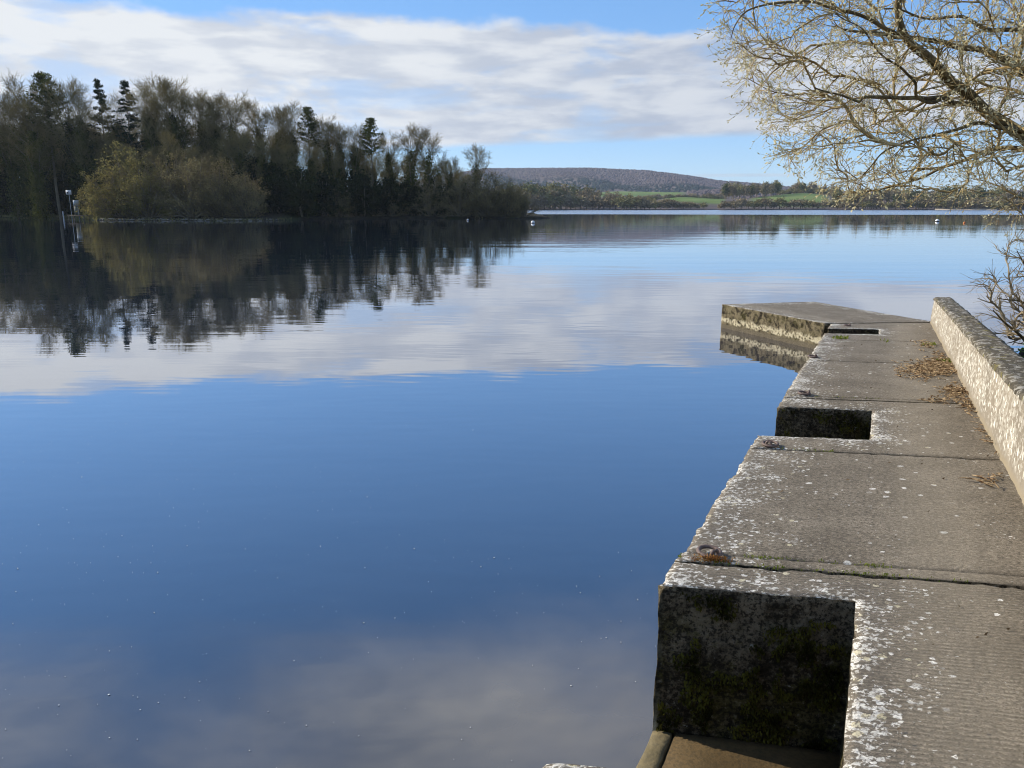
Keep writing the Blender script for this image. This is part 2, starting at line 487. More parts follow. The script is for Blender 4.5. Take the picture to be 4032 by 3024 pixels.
def finish_slab(name, top, cells, uvw, edge, style, parent, bottom=-.7, rows=17, outer_fn=None, wk=1.0):
    """top (N,3) points, cells (M,4): weathered slab with extruded, roughened flanks"""
    used = np.unique(cells)
    remap = -np.ones(len(top), int); remap[used] = np.arange(len(used))
    top, uvw, edge, cells = top[used].copy(), uvw[used], edge[used], remap[cells]
    ed = {}
    for q in cells:
        for a_, b_ in zip(q, np.roll(q, -1)):
            ed[(a_, b_)] = 1
    bnd = [(a_, b_) for (a_, b_) in ed if (b_, a_) not in ed]
    nxt = dict(bnd)
    nb = len(top)
    # outward direction on boundary vertices
    on = np.zeros((nb, 2))
    for a_, b_ in bnd:
        t = top[b_, :2] - top[a_, :2]
        o = np.array([t[1], -t[0]]); o /= np.linalg.norm(o) + 1e-9
        on[a_] += o; on[b_] += o
    isb = np.zeros(nb, bool)
    isb[[a_ for a_, _ in bnd]] = True
    ln = np.linalg.norm(on, axis=1); on[ln > 0] /= ln[ln > 0, None]
    nz = vnoise(top, 3.0, 2.2) * .004 + vnoise(top, 18.0, 5.2) * .0025
    top[:, 2] += nz
    nb_idx = np.nonzero(isb)[0]
    wear = vnoise(top[nb_idx], 9.0, 9.1) * .5 + vnoise(top[nb_idx], 30.0, 3.3) * .5
    top[nb_idx, 2] -= wk * (.006 + .022 * np.clip(wear + .1, 0, 1))
    top[nb_idx, :2] -= on[nb_idx] * wk * (.003 + .028 * np.clip(wear + .05, 0, 1))[:, None]
    V, E_, U, S_ = [top], [edge], [uvw], [np.zeros(nb)]
    quads = [cells]
    col_of = {a_: {0: a_} for a_ in nb_idx}
    k = nb
    zt = top[nb_idx, 2]
    fr = np.linspace(0, 1, rows + 1)[1:] ** 1.15
    allrows = []
    for r, f in enumerate(fr):
        P = np.zeros((len(nb_idx), 3))
        P[:, :2] = top[nb_idx, :2]
        P[:, 2] = zt + (bottom - zt) * f
        off = vnoise(P, 6.0, 4.4) * .5 + vnoise(P, 20.0, 7.7) * .5
        P[:, :2] -= wk * on[nb_idx] * (.002 + .020 * np.clip(off + .35, 0, 1))[:, None]
        V.append(P); E_.append(np.full(len(P), .5)); U.append(uvw[nb_idx]); S_.append(np.ones(len(P)))
        for j, a_ in enumerate(nb_idx): col_of[a_][r + 1] = k + j
        k += len(P)
    sq = []
    for a_, b_ in bnd:
        for r in range(rows):
            sq.append([b_ if r == 0 else col_of[b_][r], a_ if r == 0 else col_of[a_][r], col_of[a_][r + 1], col_of[b_][r + 1]])
    V = np.concatenate(V)
    me = mesh_from(name, V, [np.concatenate([cells, np.array(sq)])], True)
    U = np.concatenate(U)
    uvl = me.uv_layers.new(name='UVMap')
    li = np.zeros(len(me.loops), np.int32); me.loops.foreach_get('vertex_index', li)
    uvl.data.foreach_set('uv', U[li].astype(np.float32).ravel())
    for an, arr in (('edge', np.concatenate(E_)), ('style', np.full(len(V), style)),
                    ('outer', outer_fn(V, U) if outer_fn else np.zeros(len(V)))):
        at_ = me.attributes.new(an, 'FLOAT', 'POINT')
        at_.data.foreach_set('value', arr.astype(np.float32))
    me.materials.append(M_CONC); me.materials.append(M_FLANK)
    me.polygons.foreach_set('material_index', (np.arange(len(me.polygons)) >= len(cells)).astype(np.int32))
    return link(name, me, None, parent)


jetty = tag(empty('jetty', (float(jpos(0, 0)[0]), float(jpos(0, 0)[1]), 0)), 'lichen-spotted concrete jetty with three boat-landing notches reaching into the lake', 'jetty')
jetty.location = (0, 0, 0)
NOTCH = [(1.888, 3.22), (6.29, 7.45), (13.83, 14.63)]


def lin(a_, b_, d, extra=()):
    v = [a_, b_] + [e for e in extra if a_ < e < b_]
    v = sorted(set(v)); out = [v[0]]
    for p_, q_ in zip(v[:-1], v[1:]):
        k = max(1, int(round((q_ - p_) / d)))
        out += list(np.linspace(p_, q_, k + 1)[1:])
    return np.array(out)


def deck_slab(sa, sb, style, name='deck_slab', d=.04):
    nv = lin(N_EDGE, 1.2, d, (N_IN,))
    cut = [n_ for n_ in NOTCH if n_[0] < sb and n_[1] > sa]
    sv = lin(sa + .003, sb - .003, d, [e for c_ in cut for e in c_])
    Nn, Ss = np.meshgrid(nv, sv)
    x, y = jpos(Ss, Nn)
    wav = np.array([fnoise(s_, 0, 3.1, 1.7) * .012 + fnoise(s_, 5, 3.1, 5.0) * .006 for s_ in sv])
    wgt = np.clip((0 - Nn) / .79, 0, 1)
    x = x + JN[0] * wav[:, None] * wgt; y = y + JN[1] * wav[:, None] * wgt
    top = np.stack([x, y, deck_z(y)], -1).reshape(-1, 3)
    e = Nn - N_EDGE
    for c_ in NOTCH:
        ds = np.maximum(np.maximum(c_[0] - Ss, Ss - c_[1]), 0)
        dn = np.maximum(Nn - N_IN, 0)
        dd = np.hypot(ds, dn) * 1.45
        e = np.minimum(e, dd)
    iy, ix = np.meshgrid(np.arange(len(sv) - 1), np.arange(len(nv) - 1), indexing='ij')
    keep = np.ones(iy.shape, bool)
    sm, nm = (sv[:-1] + sv[1:]) / 2, (nv[:-1] + nv[1:]) / 2
    for c_ in cut:
        keep &= ~(((sm > c_[0]) & (sm < c_[1]))[:, None] & (nm < N_IN)[None, :])
    i0 = (iy * len(nv) + ix)[keep]
    cells = np.stack([i0, i0 + 1, i0 + 1 + len(nv), i0 + len(nv)], -1)
    uvw = np.stack([Nn, Ss], -1).reshape(-1, 2)
    return finish_slab(name, top, cells, uvw, e.reshape(-1), style, jetty,
                       outer_fn=lambda V, U: (U[:, 0] < N_EDGE + .03).astype(float), wk=.25 if name == 'joint_strip' else 1.0)


for sa, sb, st in ((-3.2, -.9, 0), (-.9, 1.25, 0), (1.25, 3.52, 0), (3.64, 5.84, 1), (5.84, 7.93, 2), (8.02, 10.56, 2), (10.56, 12.9, 2), (12.9, 15.4, 2)):
    deck_slab(sa, sb, st)
deck_slab(3.52, 3.64, 2, 'joint_strip', .03)
deck_slab(7.93, 8.02, 2, 'joint_strip', .03)
# the angled head of the jetty
A_, D_ = np.array(jpos(15.41, N_EDGE - .10)), np.array(jpos(15.41, 1.0))
B_, C_ = np.array([4.70, 17.2]), np.array([6.95, 17.7])
k = 60
uu, vv = np.meshgrid(np.linspace(0, 1, k), np.linspace(0, 1, k))
XY = (A_ * ((1 - uu) * (1 - vv))[..., None] + D_ * (uu * (1 - vv))[..., None] + B_ * ((1 - uu) * vv)[..., None] + C_ * (uu * vv)[..., None])
top = np.concatenate([XY, np.full(XY.shape[:2] + (1,), .53)], -1).reshape(-1, 3)
iy, ix = np.meshgrid(np.arange(k - 1), np.arange(k - 1), indexing='ij')
i0 = iy * k + ix
cells = np.stack([i0, i0 + 1, i0 + 1 + k, i0 + k], -1).reshape(-1, 4)
edg = (np.minimum(uu, np.minimum(1 - uu, 1 - vv)) * 2.6 + .05).reshape(-1)
finish_slab('head_slab', top, cells, np.stack([uu * 2.4, 15.4 + vv * 3], -1).reshape(-1, 2), edg, 2, jetty, outer_fn=lambda V, U: np.ones(len(V)))

# landing steps inside the notches, each with a kerb along the water
M_STEP = None
m, gg = new_mat('wet_step_concrete')
p = gg.pos()
c = gg.mix(gg.step(gg.noise(p, 6, 5, .6), .3, .7), (.12, .078, .032), (.075, .05, .02))
c = gg.mix(gg.m('MULTIPLY', gg.step(gg.noise(p, 60, 4, .6), .55, .4), .6), c, (.055, .04, .018))
finish(gg, c, .75, gg.bump(gg.noise(p, 50, 5), .6, .006), .3)
M_STEP = m
m, gg = new_mat('pale_kerb_concrete')
p = gg.pos()
c = gg.mix(gg.step(gg.noise(p, 9, 5, .6), .3, .7), (.24, .19, .10), (.15, .12, .06))
c = gg.mix(gg.m('MULTIPLY', gg.step(gg.noise(p, 45, 4, .6), .55, .4), .5), c, (.12, .10, .06))
finish(gg, c, .85, gg.bump(gg.noise(p, 50, 5), .6, .006), .3)
M_KERB = m


def jprism(name, sa, sb, na, nb, za, zb, mat, parent, d=.04, rnd=.012, seed=0, smooth=True):
    """a worn concrete bar in jetty coordinates"""
    sv = lin(sa, sb, d)
    w = nb - na
    prof = [(na, za), (na, zb - rnd * 1.4), (na + rnd, zb), (na + w * .33, zb + .003), (na + w * .66, zb + .003), (nb - rnd, zb), (nb, zb - rnd * 1.4), (nb, za)]
    V = []
    for s_ in sv:
        for (n_, z_) in prof:
            j = fnoise(s_ + seed, n_ * 3, z_, 6.0) * .008 + fnoise(s_ + seed, n_, z_, 22.0) * .004
            x, y = jpos(s_, n_ + j)
            V.append((float(x), float(y), z_ + (j if z_ > za else 0)))
    kk = len(prof)
    q = []
    for i in range(len(sv) - 1):
        for j in range(kk - 1):
            a_ = i * kk + j
            q.append([a_, a_ + kk, a_ + kk + 1, a_ + 1])
    caps = [list(range(kk)), list(range((len(sv) - 1) * kk, len(sv) * kk))[::-1]]
    return link(name, mesh_from(name, V, [np.array(q), np.array(caps)], smooth), mat, parent)


for i, (sa, sb) in enumerate(NOTCH):
    zs = [.187, .16, .14][i]
    st = jprism('landing_step', sa + .004, sb - .004, N_EDGE + .098, N_IN + .02, -.6, zs, M_STEP, jetty, seed=i * 9)
    jprism('step_kerb', sa + .004, sb - .006, N_EDGE + .005, N_EDGE + .095, -.6, zs + .004, M_KERB, jetty, rnd=.004, smooth=False, seed=i * 5 + 2)

# moss cushions and hanging weed on the shaded notch faces
M_MOSS = foliage('dark_moss', ((.012, .013, .004), (.12, .105, .02)), 7.0, trans=.15, rand=0)
gm = Geo()
r_ = np.random.default_rng(21)
for (sa, sb), cnt, sz in zip(NOTCH, (5200, 2600, 200), (.016, .022, .03)):
    n_ = r_.uniform(N_EDGE + .02, N_IN - .01, cnt * 3)
    x, y = jpos(np.full(cnt * 3, sb), n_)
    f = r_.beta(1.2, 1.0, cnt * 3)
    z = .10 + (deck_z(y) - .13) * (1 - f) ** .9
    P = np.stack([x, y, z], 1)
    dens = vnoise(P, 5.0, 1.7) + .6 * vnoise(P, 14.0, 3.7) - .35 * (z / deck_z(y) - .5) * 2
    P = P[dens > -.02][:cnt]
    nrm = np.array([-.23, -.97, 0])
    P = P + nrm * r_.uniform(-.012, .010, len(P))[:, None]
    gm.leaves(P, r_.uniform(.5, 1.5, len(P)) * sz, .55, r_, dirs=np.tile(nrm * .6 + np.array([0, 0, -.7]), (len(P), 1)))
o = link('moss', gm.mesh('moss'), M_MOSS, jetty); o['kind'] = 'stuff'

# bright moss and rusty plants in the joints
M_MOSS2 = foliage('bright_moss', ((.10, .14, .02), (.24, .27, .05)), 6.0, trans=.3, rand=0)
gm = Geo()
for s0, n0, n1, cnt, sz in ((3.52, -.62, .30, 300, .011), (3.63, -.55, .25, 420, .012), (3.52, .0, .5, 60, .009), (3.58, -.785, -.77, 90, .014),
                            (5.84, -.6, -.2, 160, .012), (13.10, -.66, -.40, 420, .035), (12.82, .06, .18, 90, .03), (12.5, .62, .85, 160, .03), (10.75, .72, .9, 260, .035), (8.02, -.5, .1, 80, .012)):
    n_ = r_.uniform(n0, n1, cnt)
    kp = np.array([fnoise(a_, s0, 0, 7.0) for a_ in n_]) + r_.normal(0, .25, cnt) > .05
    n_ = n_[kp]
    x, y = jpos(s0 + r_.normal(0, .010 if sz < .02 else .07, len(n_)), n_)
    P = np.stack([x, y, deck_z(y) + r_.uniform(-.004, .012, len(n_)) * (1 if sz < .02 else 2.5)], 1)
    gm.leaves(P, r_.uniform(.6, 1.5, len(P)) * sz, .5, r_, dirs=np.tile([0, 0, 1.2], (len(P), 1)))
o = link('joint_moss', gm.mesh('joint_moss'), M_MOSS2, jetty); o['kind'] = 'stuff'
M_RUSTY = foliage('red_stonecrop', ((.20, .08, .03), (.34, .18, .05)), 30.0, trans=.2, rand=0)
gm = Geo()
x, y = jpos(3.54 + r_.normal(0, .010, 420), -.62 + r_.normal(0, .04, 420))
gm.leaves(np.stack([x, y, deck_z(y) + r_.uniform(0, .03, 420)], 1), r_.uniform(.006, .014, 420), .7, r_)
tag(link('stonecrop', gm.mesh('stonecrop'), M_RUSTY), 'rusty red stonecrop growing beside the nearest mooring ring', 'plant', kind='stuff')

# ------------------------------------------------------------------ parapet wall
def wall_material():
    m, gg = new_mat('rendered_wall')
    p = gg.pos()
    n1, n2 = gg.noise(p, 1.8, 4, .6), gg.noise(p, 14, 5, .65)
    c = gg.mix(gg.step(n1, .3, .7), (.235, .203, .155), (.325, .283, .218))
    c = gg.mix(gg.m('MULTIPLY', gg.step(n2, .5, .3), .45), c, (.22, .18, .13))
    l = gg.noise(p, 26, 3, .55, .2)
    thr = gg.m('ADD', .525, gg.m('MULTIPLY', gg.m('SUBTRACT', gg.noise(p, 1.9, 3), .5), -.30))
    li = gg.step(gg.m('SUBTRACT', l, thr), 0, .02)
    wp = gg.n('ShaderNodeVectorMath', {0: p, 1: gg.n('ShaderNodeVectorMath', {0: gg.n('ShaderNodeTexNoise', {'Vector': p, 'Scale': 45.0, 'Detail': 1.0}).outputs['Color'], 1: (.03, .03, .03)}, operation='MULTIPLY').outputs[0]}, operation='ADD').outputs[0]
    vo = gg.n('ShaderNodeTexVoronoi', {'Vector': gg.scaled(wp, 1, 1, .75), 'Scale': 24.0})
    vc = gg.n('ShaderNodeSeparateColor', {0: vo.outputs['Color']})
    pr_ = gg.step(gg.noise(p, 2.4, 3), .34, .64, .15, .85)
    rd = gg.m('ADD', .26, gg.m('MULTIPLY', vc.outputs[1], .30))
    spt = gg.m('MULTIPLY', gg.m('LESS_THAN', vc.outputs[0], pr_), gg.step(gg.m('SUBTRACT', rd, vo.outputs['Distance']), -.02, .07))
    li = gg.m('MAXIMUM', spt, gg.m('MULTIPLY', li, .35))
    li = gg.m('MULTIPLY', li, gg.step(gg.noise(p, 60, 2), .25, .5, .45, 1.0))
    li = gg.m('MULTIPLY', li, gg.step(gg.n('ShaderNodeAttribute', attribute_name='up').outputs['Fac'], .03, .14))
    c = gg.mix(li, c, gg.mix(n2, (.62, .59, .50), (.86, .83, .74)))
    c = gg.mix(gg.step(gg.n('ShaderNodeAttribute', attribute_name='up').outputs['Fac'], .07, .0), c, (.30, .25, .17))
    finish(gg, c, .9, gg.bump(gg.m('ADD', gg.m('MULTIPLY', n2, .010), gg.m('MULTIPLY', gg.noise(p, 90, 3), .003)), .7, 1.0), .2)
    return m


def coping_material():
    m, gg = new_mat('coping_stone')
    p = gg.pos()
    n1, n2, n3 = gg.noise(p, 5, 5, .65), gg.noise(p, 24, 5, .7), gg.noise(p, 70, 4, .65)
    c = gg.mix(gg.step(n1, .3, .7), (.085, .074, .055), (.20, .175, .13))
    c = gg.mix(gg.m('MULTIPLY', gg.step(n2, .48, .34), .8), c, (.045, .04, .028))
    li = gg.m('MULTIPLY', gg.step(gg.noise(p, 13, 6, .68, .5), .53, .58), gg.step(n3, .3, .5))
    c = gg.mix(gg.m('MULTIPLY', li, .7), c, (.55, .52, .45))
    c = gg.mix(gg.m('MULTIPLY', gg.step(gg.noise(p, 8, 3), .60, .68), .6), c, (.25, .22, .05))
    finish(gg, c, .95, gg.bump(gg.m('ADD', gg.m('MULTIPLY', n2, .03), gg.m('MULTIPLY', n3, .012)), 1.0, 1.0), .15)
    return m


wall = tag(empty('parapet_wall'), 'low rendered parapet wall with white lichen along the outer side of the jetty', 'wall')
W0, W1, WT = -3.2, 16.42, .26


def wall_xy(s_, n_):
    return s_ * JD[0] + n_ * JN[0], s_ * JD[1] + n_ * JN[1]


sv = lin(W0, W1, .05)
V, UP, q = [], [], []
rows = 16
for s_ in sv:
    hh = .60 - .0065 * s_
    for side_n, sg in ((N_WALL, -1), (N_WALL + WT, 1)):
        for j in range(rows):
            f = j / (rows - 1)
            x, y = wall_xy(s_, side_n)
            z0 = float(deck_z(y)) - .1
            z_ = z0 + (hh + .1 - .035) * f
            o_ = fnoise(x, y, z_, 3.0) * .010 + fnoise(x, y, z_, 12.0) * .007
            o_ += sg * (1 - f) * .015 * (1 if f < .2 else .6)
            x, y = wall_xy(s_, side_n + o_)
            V.append((x, y, z_)); UP.append(z_ - z0 - .1)
kk = 2 * rows
for i in range(len(sv) - 1):
    for j in range(rows - 1):
        a_ = i * kk + j
        q += [[a_, a_ + 1, a_ + kk + 1, a_ + kk], [a_ + rows, a_ + kk + rows, a_ + kk + rows + 1, a_ + rows + 1]]
for i in (0, len(sv) - 1):
    for j in range(rows - 1):
        a_ = i * kk + j
        e_ = [a_, a_ + rows, a_ + rows + 1, a_ + 1]
        q.append(e_ if i == 0 else e_[::-1])
me = mesh_from('wall_body', V, [np.array(q)], True)
at_ = me.attributes.new('up', 'FLOAT', 'POINT'); at_.data.foreach_set('value', np.array(UP, np.float32))
link('wall_body', me, wall_material(), wall)
# rough coping, laid in lengths
M_COP = coping_material()
cuts = [W0] + list(np.arange(-2.0, 16, 1.35)) + [W1]
for ci, (ca, cb) in enumerate(zip(cuts[:-1], cuts[1:])):
    sv = lin(ca + .003, cb - .003, .035)
    nn_ = np.linspace(-.008, WT + .012, 13)
    V, q = [], []
    kk = len(nn_) + 2
    for s_ in sv:
        hh = .60 - .0065 * s_
        row = [(nn_[0], -.045)] + [(n_, 0.0) for n_ in nn_] + [(nn_[-1], -.06)]
        for j, (n_, dz_) in enumerate(row):
            x, y = wall_xy(s_, N_WALL + n_)
            z_ = float(deck_z(y)) + hh + dz_
            if dz_ == 0.0:
                ee = min(n_ - nn_[0], nn_[-1] - n_) / WT
                z_ += .018 * min(1, ee * 6) - .012 + fnoise(x, y, 1.0, 5.0) * .014 + abs(fnoise(x, y, 4.0, 13.0)) * .018 + fnoise(x, y, 9.0, 34.0) * .008
                ends = min(s_ - W0, W1 - s_)
                if ends < .25: z_ -= (.25 - ends) ** 2 * 1.2
            w_ = fnoise(x, y, z_, 8.0) * .014 + fnoise(x, y, z_, 25) * .008
            if j in (0, 1, kk - 2, kk - 1): x, y = wall_xy(s_, N_WALL + n_ + w_)
            V.append((x, y, z_))
    for i in range(len(sv) - 1):
        for j in range(kk - 1):
            a_ = i * kk + j
            q.append([a_, a_ + 1, a_ + kk + 1, a_ + kk])
    caps = [list(range(kk))[::-1], list(range((len(sv) - 1) * kk, len(sv) * kk))]
    link('coping', mesh_from('coping', V, [np.array(q), np.array(caps)], False), M_COP, wall)

# ------------------------------------------------------------------ mooring rings
M_IRON = simple('rusty_iron', (.10, .065, .05), (.17, .12, .10), 30, .6, .002, .5)


def torus_pts(R, n, c, ax1, ax2):
    t = np.linspace(0, 2 * math.pi, n)
    return np.array(c) + R * (np.cos(t)[:, None] * np.array(ax1) + np.sin(t)[:, None] * np.array(ax2))


RINGS = [(3.585, -.62, 20, 'rusty mooring ring at the nearest joint, above the first notch'),
         (5.88, -.66, -35, 'mooring ring lying at the outer corner just before the second notch'),
         (8.10, -.56, 60, 'mooring ring on the joint just past the second notch'),
         (10.80, -.70, 30, 'small dark mooring ring on the deck edge midway between second and third notches'),
         (15.0, -.45, 80, 'farthest mooring ring, just beyond the third notch by the jetty head')]
for s0, n0, tw, lab in RINGS:
    x, y = [float(v_) for v_ in jpos(s0, n0)]
    z_ = float(deck_z(y))
    e = tag(empty('mooring_ring', (x, y, z_), math.radians(tw), .88), lab, 'mooring ring', 'iron mooring rings on the jetty')
    ge = Geo()
    t = np.linspace(0, math.pi, 9)
    st = np.concatenate([[[-.02, 0, -.04]], np.stack([-.02 * np.cos(t), 0 * t, .028 + .022 * np.sin(t)], 1), [[.02, 0, -.04]]])
    ge.tubes(st[None], np.full((1, len(st)), .011), 8)
    link('eye_bolt', ge.mesh('eye_bolt', True), M_IRON, e)
    ge = Geo()
    tl = math.radians(4)
    pts = torus_pts(.062, 25, (.0, .05, .018), (1, 0, 0), (0, math.cos(tl), math.sin(tl)))
    ge.tubes(pts[None], np.full((1, 25), .0125), 8)
    link('ring', ge.mesh('ring', True), M_IRON, e)

# ------------------------------------------------------------------ dry reed and leaf litter against the wall
M_LIT = foliage('dry_reed', ((.56, .42, .25), (.12, .065, .035)), 26.0, trans=.1, rand=0)
gl = Geo()
spots = [(10.05, .66, .32, .14, 420), (9.7, .45, .25, .10, 90), (10.4, .74, .25, .08, 160), (8.55, .80, .20, .06, 110), (8.0, .66, .1, .10, 30), (7.75, .84, .18, .03, 30), (5.25, .76, .10, .05, 14),
         (12.5, .68, .3, .08, 40), (6.6, .86, .5, .02, 14), (11.3, .8, .4, .04, 25)]
B, Rr = [], []
for s0, n0, sd, nd_, cnt in spots:
    for _ in range(cnt):
        ss, nn = s0 + r_.normal(0, sd), min(n0 + r_.normal(0, nd_), .89)
        x, y = [float(v_) for v_ in jpos(ss, nn)]
        L = r_.uniform(.03, .14); an = r_.uniform(0, math.pi); tilt = r_.normal(0, .16)
        z_ = float(deck_z(y)) + .006 + abs(r_.normal(0, .012))
        d_ = np.array([math.cos(an), math.sin(an), tilt]) * L / 2
        B.append([[x - d_[0], y - d_[1], max(z_ - d_[2], z_ * 0 + float(deck_z(y)) + .003)], [x, y, z_ + r_.uniform(0, .008)], [x + d_[0], y + d_[1], max(z_ + d_[2], float(deck_z(y)) + .003)]])
        w_ = r_.uniform(.002, .006); Rr.append([w_, w_ * 1.3, w_ * .5])
gl.tubes(np.array(B), np.array(Rr), 3)
LB = np.array(B)[:, 1][::2]
gl.leaves(LB + r_.normal(0, .03, LB.shape) * np.array([1, 1, .15]) + np.array([0, 0, .004]), r_.uniform(.015, .05, len(LB)), .6, r_, dirs=np.tile([1, .3, .05], (len(LB), 1)))
tag(link('leaf_litter', gl.mesh('leaf_litter'), M_LIT), 'drift of dry reed stems and leaf litter at the foot of the parapet', 'litter', kind='stuff')
gl = Geo()
P = []
for _ in range(170):
    ss, nn = r_.uniform(1.0, 13), r_.uniform(-.6, .85)
    x, y = [float(v_) for v_ in jpos(ss, nn)]
    if any(c_[0] - .05 < ss < c_[1] + .05 and nn < N_IN + .04 for c_ in NOTCH): continue
    P.append((x, y, float(deck_z(y)) + .008))
gl.leaves(np.array(P), r_.uniform(.008, .03, len(P)), .5, r_, dirs=np.tile([1, .2, .1], (len(P), 1)))
tag(link('leaf_crumbs', gl.mesh('leaf_crumbs'), simple('dead_leaf', (.09, .06, .035), (.16, .11, .06), 12)), 'brown crumbs of dead leaf scattered over the deck', 'leaf litter', kind='stuff')

#PART2
# ------------------------------------------------------------------ tree growing
UPV = np.array([0, 0, 1.0])


def unit(v):
    return v / (np.linalg.norm(v, axis=-1, keepdims=True) + 1e-9)


def grow(P, R, nchild, t0, t1, length, angle, lift, m=4, wig=.12, rratio=.5, taper=.3, r=None, rmin=.004, flat=0.0):
    """children of every polyline in P (B,m,3): returns (B*nchild, m, 3), radii"""
    r = r or rng
    B, mp, _ = P.shape
    n = B * nchild
    par = np.repeat(np.arange(B), nchild)
    t = (np.tile(np.arange(nchild), B) + r.uniform(.1, .9, n)) / nchild
    t = t0 + (t1 - t0) * t
    f = t * (mp - 1)
    i = np.minimum(f.astype(int), mp - 2)
    w = (f - i)[:, None]
    pos = P[par, i] * (1 - w) + P[par, i + 1] * w
    tan = unit(P[par, i + 1] - P[par, i])
    rad = R[par, i] * (1 - w[:, 0]) + R[par, i + 1] * w[:, 0]
    rnd = r.normal(size=(n, 3))
    rnd[:, 2] *= (1 - flat)
    perp = unit(np.cross(tan, rnd))
    ang = angle + r.normal(0, .16, n)
    d = tan * np.cos(ang)[:, None] + perp * np.sin(ang)[:, None]
    L = length(t, par) if callable(length) else np.full(n, length)
    L = L * r.uniform(.7, 1.25, n)
    pts = [pos]
    for k in range(m - 1):
        d = unit(d + UPV * lift + r.normal(size=(n, 3)) * wig)
        pts.append(pts[-1] + d * (L / (m - 1))[:, None])
    Pc = np.stack(pts, 1)
    r0 = np.maximum(rad * rratio, rmin)
    Rc = r0[:, None] * np.linspace(1, taper, m)[None]
    return Pc, np.maximum(Rc, rmin * .6)


def bare_tree_proto(seed, h=25.0, spread=.30, start=.34, lean=.03, nprim=24, twr=.016, ivy=1.0, droop=0.0):
    """leafless broadleaf with ivy on its trunk; returns meshes trunk, crown, ivy"""
    r = np.random.default_rng(seed)
    m = 10
    t = np.linspace(0, 1, m)
    tr = np.stack([np.cumsum(r.normal(0, lean, m)) * h * .16 * t, np.cumsum(r.normal(0, lean, m)) * h * .16 * t, t * h * .93], 1)
    tr[0, :2] = 0
    tr = tr[None]
    Rt = (h * .0135 * (1 - t) ** .9 + .02)[None]
    tops = Geo()
    tops.tubes(tr, Rt, 7)
    P1, R1 = grow(tr, Rt, nprim, start, .98, lambda t_, p_: h * (spread * (1 - ((t_ - start) / (1 - start)) ** 1.6) ** .8 + .07), .75, .10, 7, .10, .55, .18, r, .02)
    tops.tubes(P1, R1, 5)
    P2, R2 = grow(P1, R1, 7, .25, 1.0, lambda t_, p_: h * .10 * (1.15 - t_ * .5), .65, .07 - droop, 5, .16, .6, .3, r, .014)
    cr = Geo()
    cr.tubes(P2, R2, 3)
    P3, R3 = grow(P2, R2, 7, .2, 1.0, h * .055, .6, .05 - droop, 4, .2, .7, .5, r, twr)
    cr.tubes(P3, R3, 3)
    P4, R4 = grow(P3, R3, 4, .25, 1.0, h * .030, .6, .04 - droop, 3, .2, .9, .5, r, twr * .8)
    cr.tubes(P4, R4, 3)
    out = [tops.mesh('trunk', True), cr.mesh('crown')]
    if ivy > 0:
        iv = Geo()
        k = int(5200 * ivy)
        tt = r.beta(1.15, 1.25, k) * .84
        f = tt * (m - 1); i = f.astype(int); w = (f - i)[:, None]
        c_ = tr[0, i] * (1 - w) + tr[0, np.minimum(i + 1, m - 1)] * w
        an = r.uniform(0, 2 * math.pi, k)
        rad = np.abs(r.normal(0, .95, k)) * (1.0 - tt * .6) + .15
        c_ = c_ + np.stack([np.cos(an) * rad, np.sin(an) * rad, r.normal(0, .3, k)], 1)
        iv.leaves(c_, r.uniform(.22, .5, k), .8, r)
        k2 = int(3200 * ivy)
        bi = r.integers(0, len(P1) // 2, k2); fi = np.minimum((r.beta(1, 2.2, k2) * 6).astype(int), 5)
        c2 = P1[bi, fi] + r.normal(0, .5, (k2, 3))
        iv.leaves(c2, r.uniform(.2, .4, k2), .8, r)
        out.append(iv.mesh('ivy'))
    return out


def conifer_proto(seed, h=28.0, base_w=3.6, start=.25, layered=False):
    r = np.random.default_rng(seed)
    m = 9
    t = np.linspace(0, 1, m)
    tr = np.stack([r.normal(0, .05, m), r.normal(0, .05, m), t * h], 1)[None]
    Rt = (h * .011 * (1 - t) + .02)[None]
    tg = Geo(); tg.tubes(tr, Rt, 7)
    P1, R1 = grow(tr, Rt, 90, start, .99, lambda t_, p_: base_w * (1 - ((t_ - start) / (1 - start)) ** (2.2 if layered else 1.0)) + .5, 1.45, -.05 if not layered else .06, 5, .07, .35, .3, r, .015)
    cr = Geo(); cr.tubes(P1, R1, 3)
    k = 90
    bi = np.repeat(np.arange(len(P1)), k); f = r.uniform(.2, 1, len(bi)) * 4
    i = np.minimum(f.astype(int), 3); w = (f - i)[:, None]
    c_ = P1[bi, i] * (1 - w) + P1[bi, i + 1] * w + r.normal(0, .22, (len(bi), 3)) * np.array([1, 1, .7]) - np.array([0, 0, .12])
    keep = r.uniform(size=len(bi)) < (.75 if not layered else .6)
    cr.leaves(c_[keep], r.uniform(.22, .55, keep.sum()), .5, r)
    return [tg.mesh('trunk', True), cr.mesh('crown')]


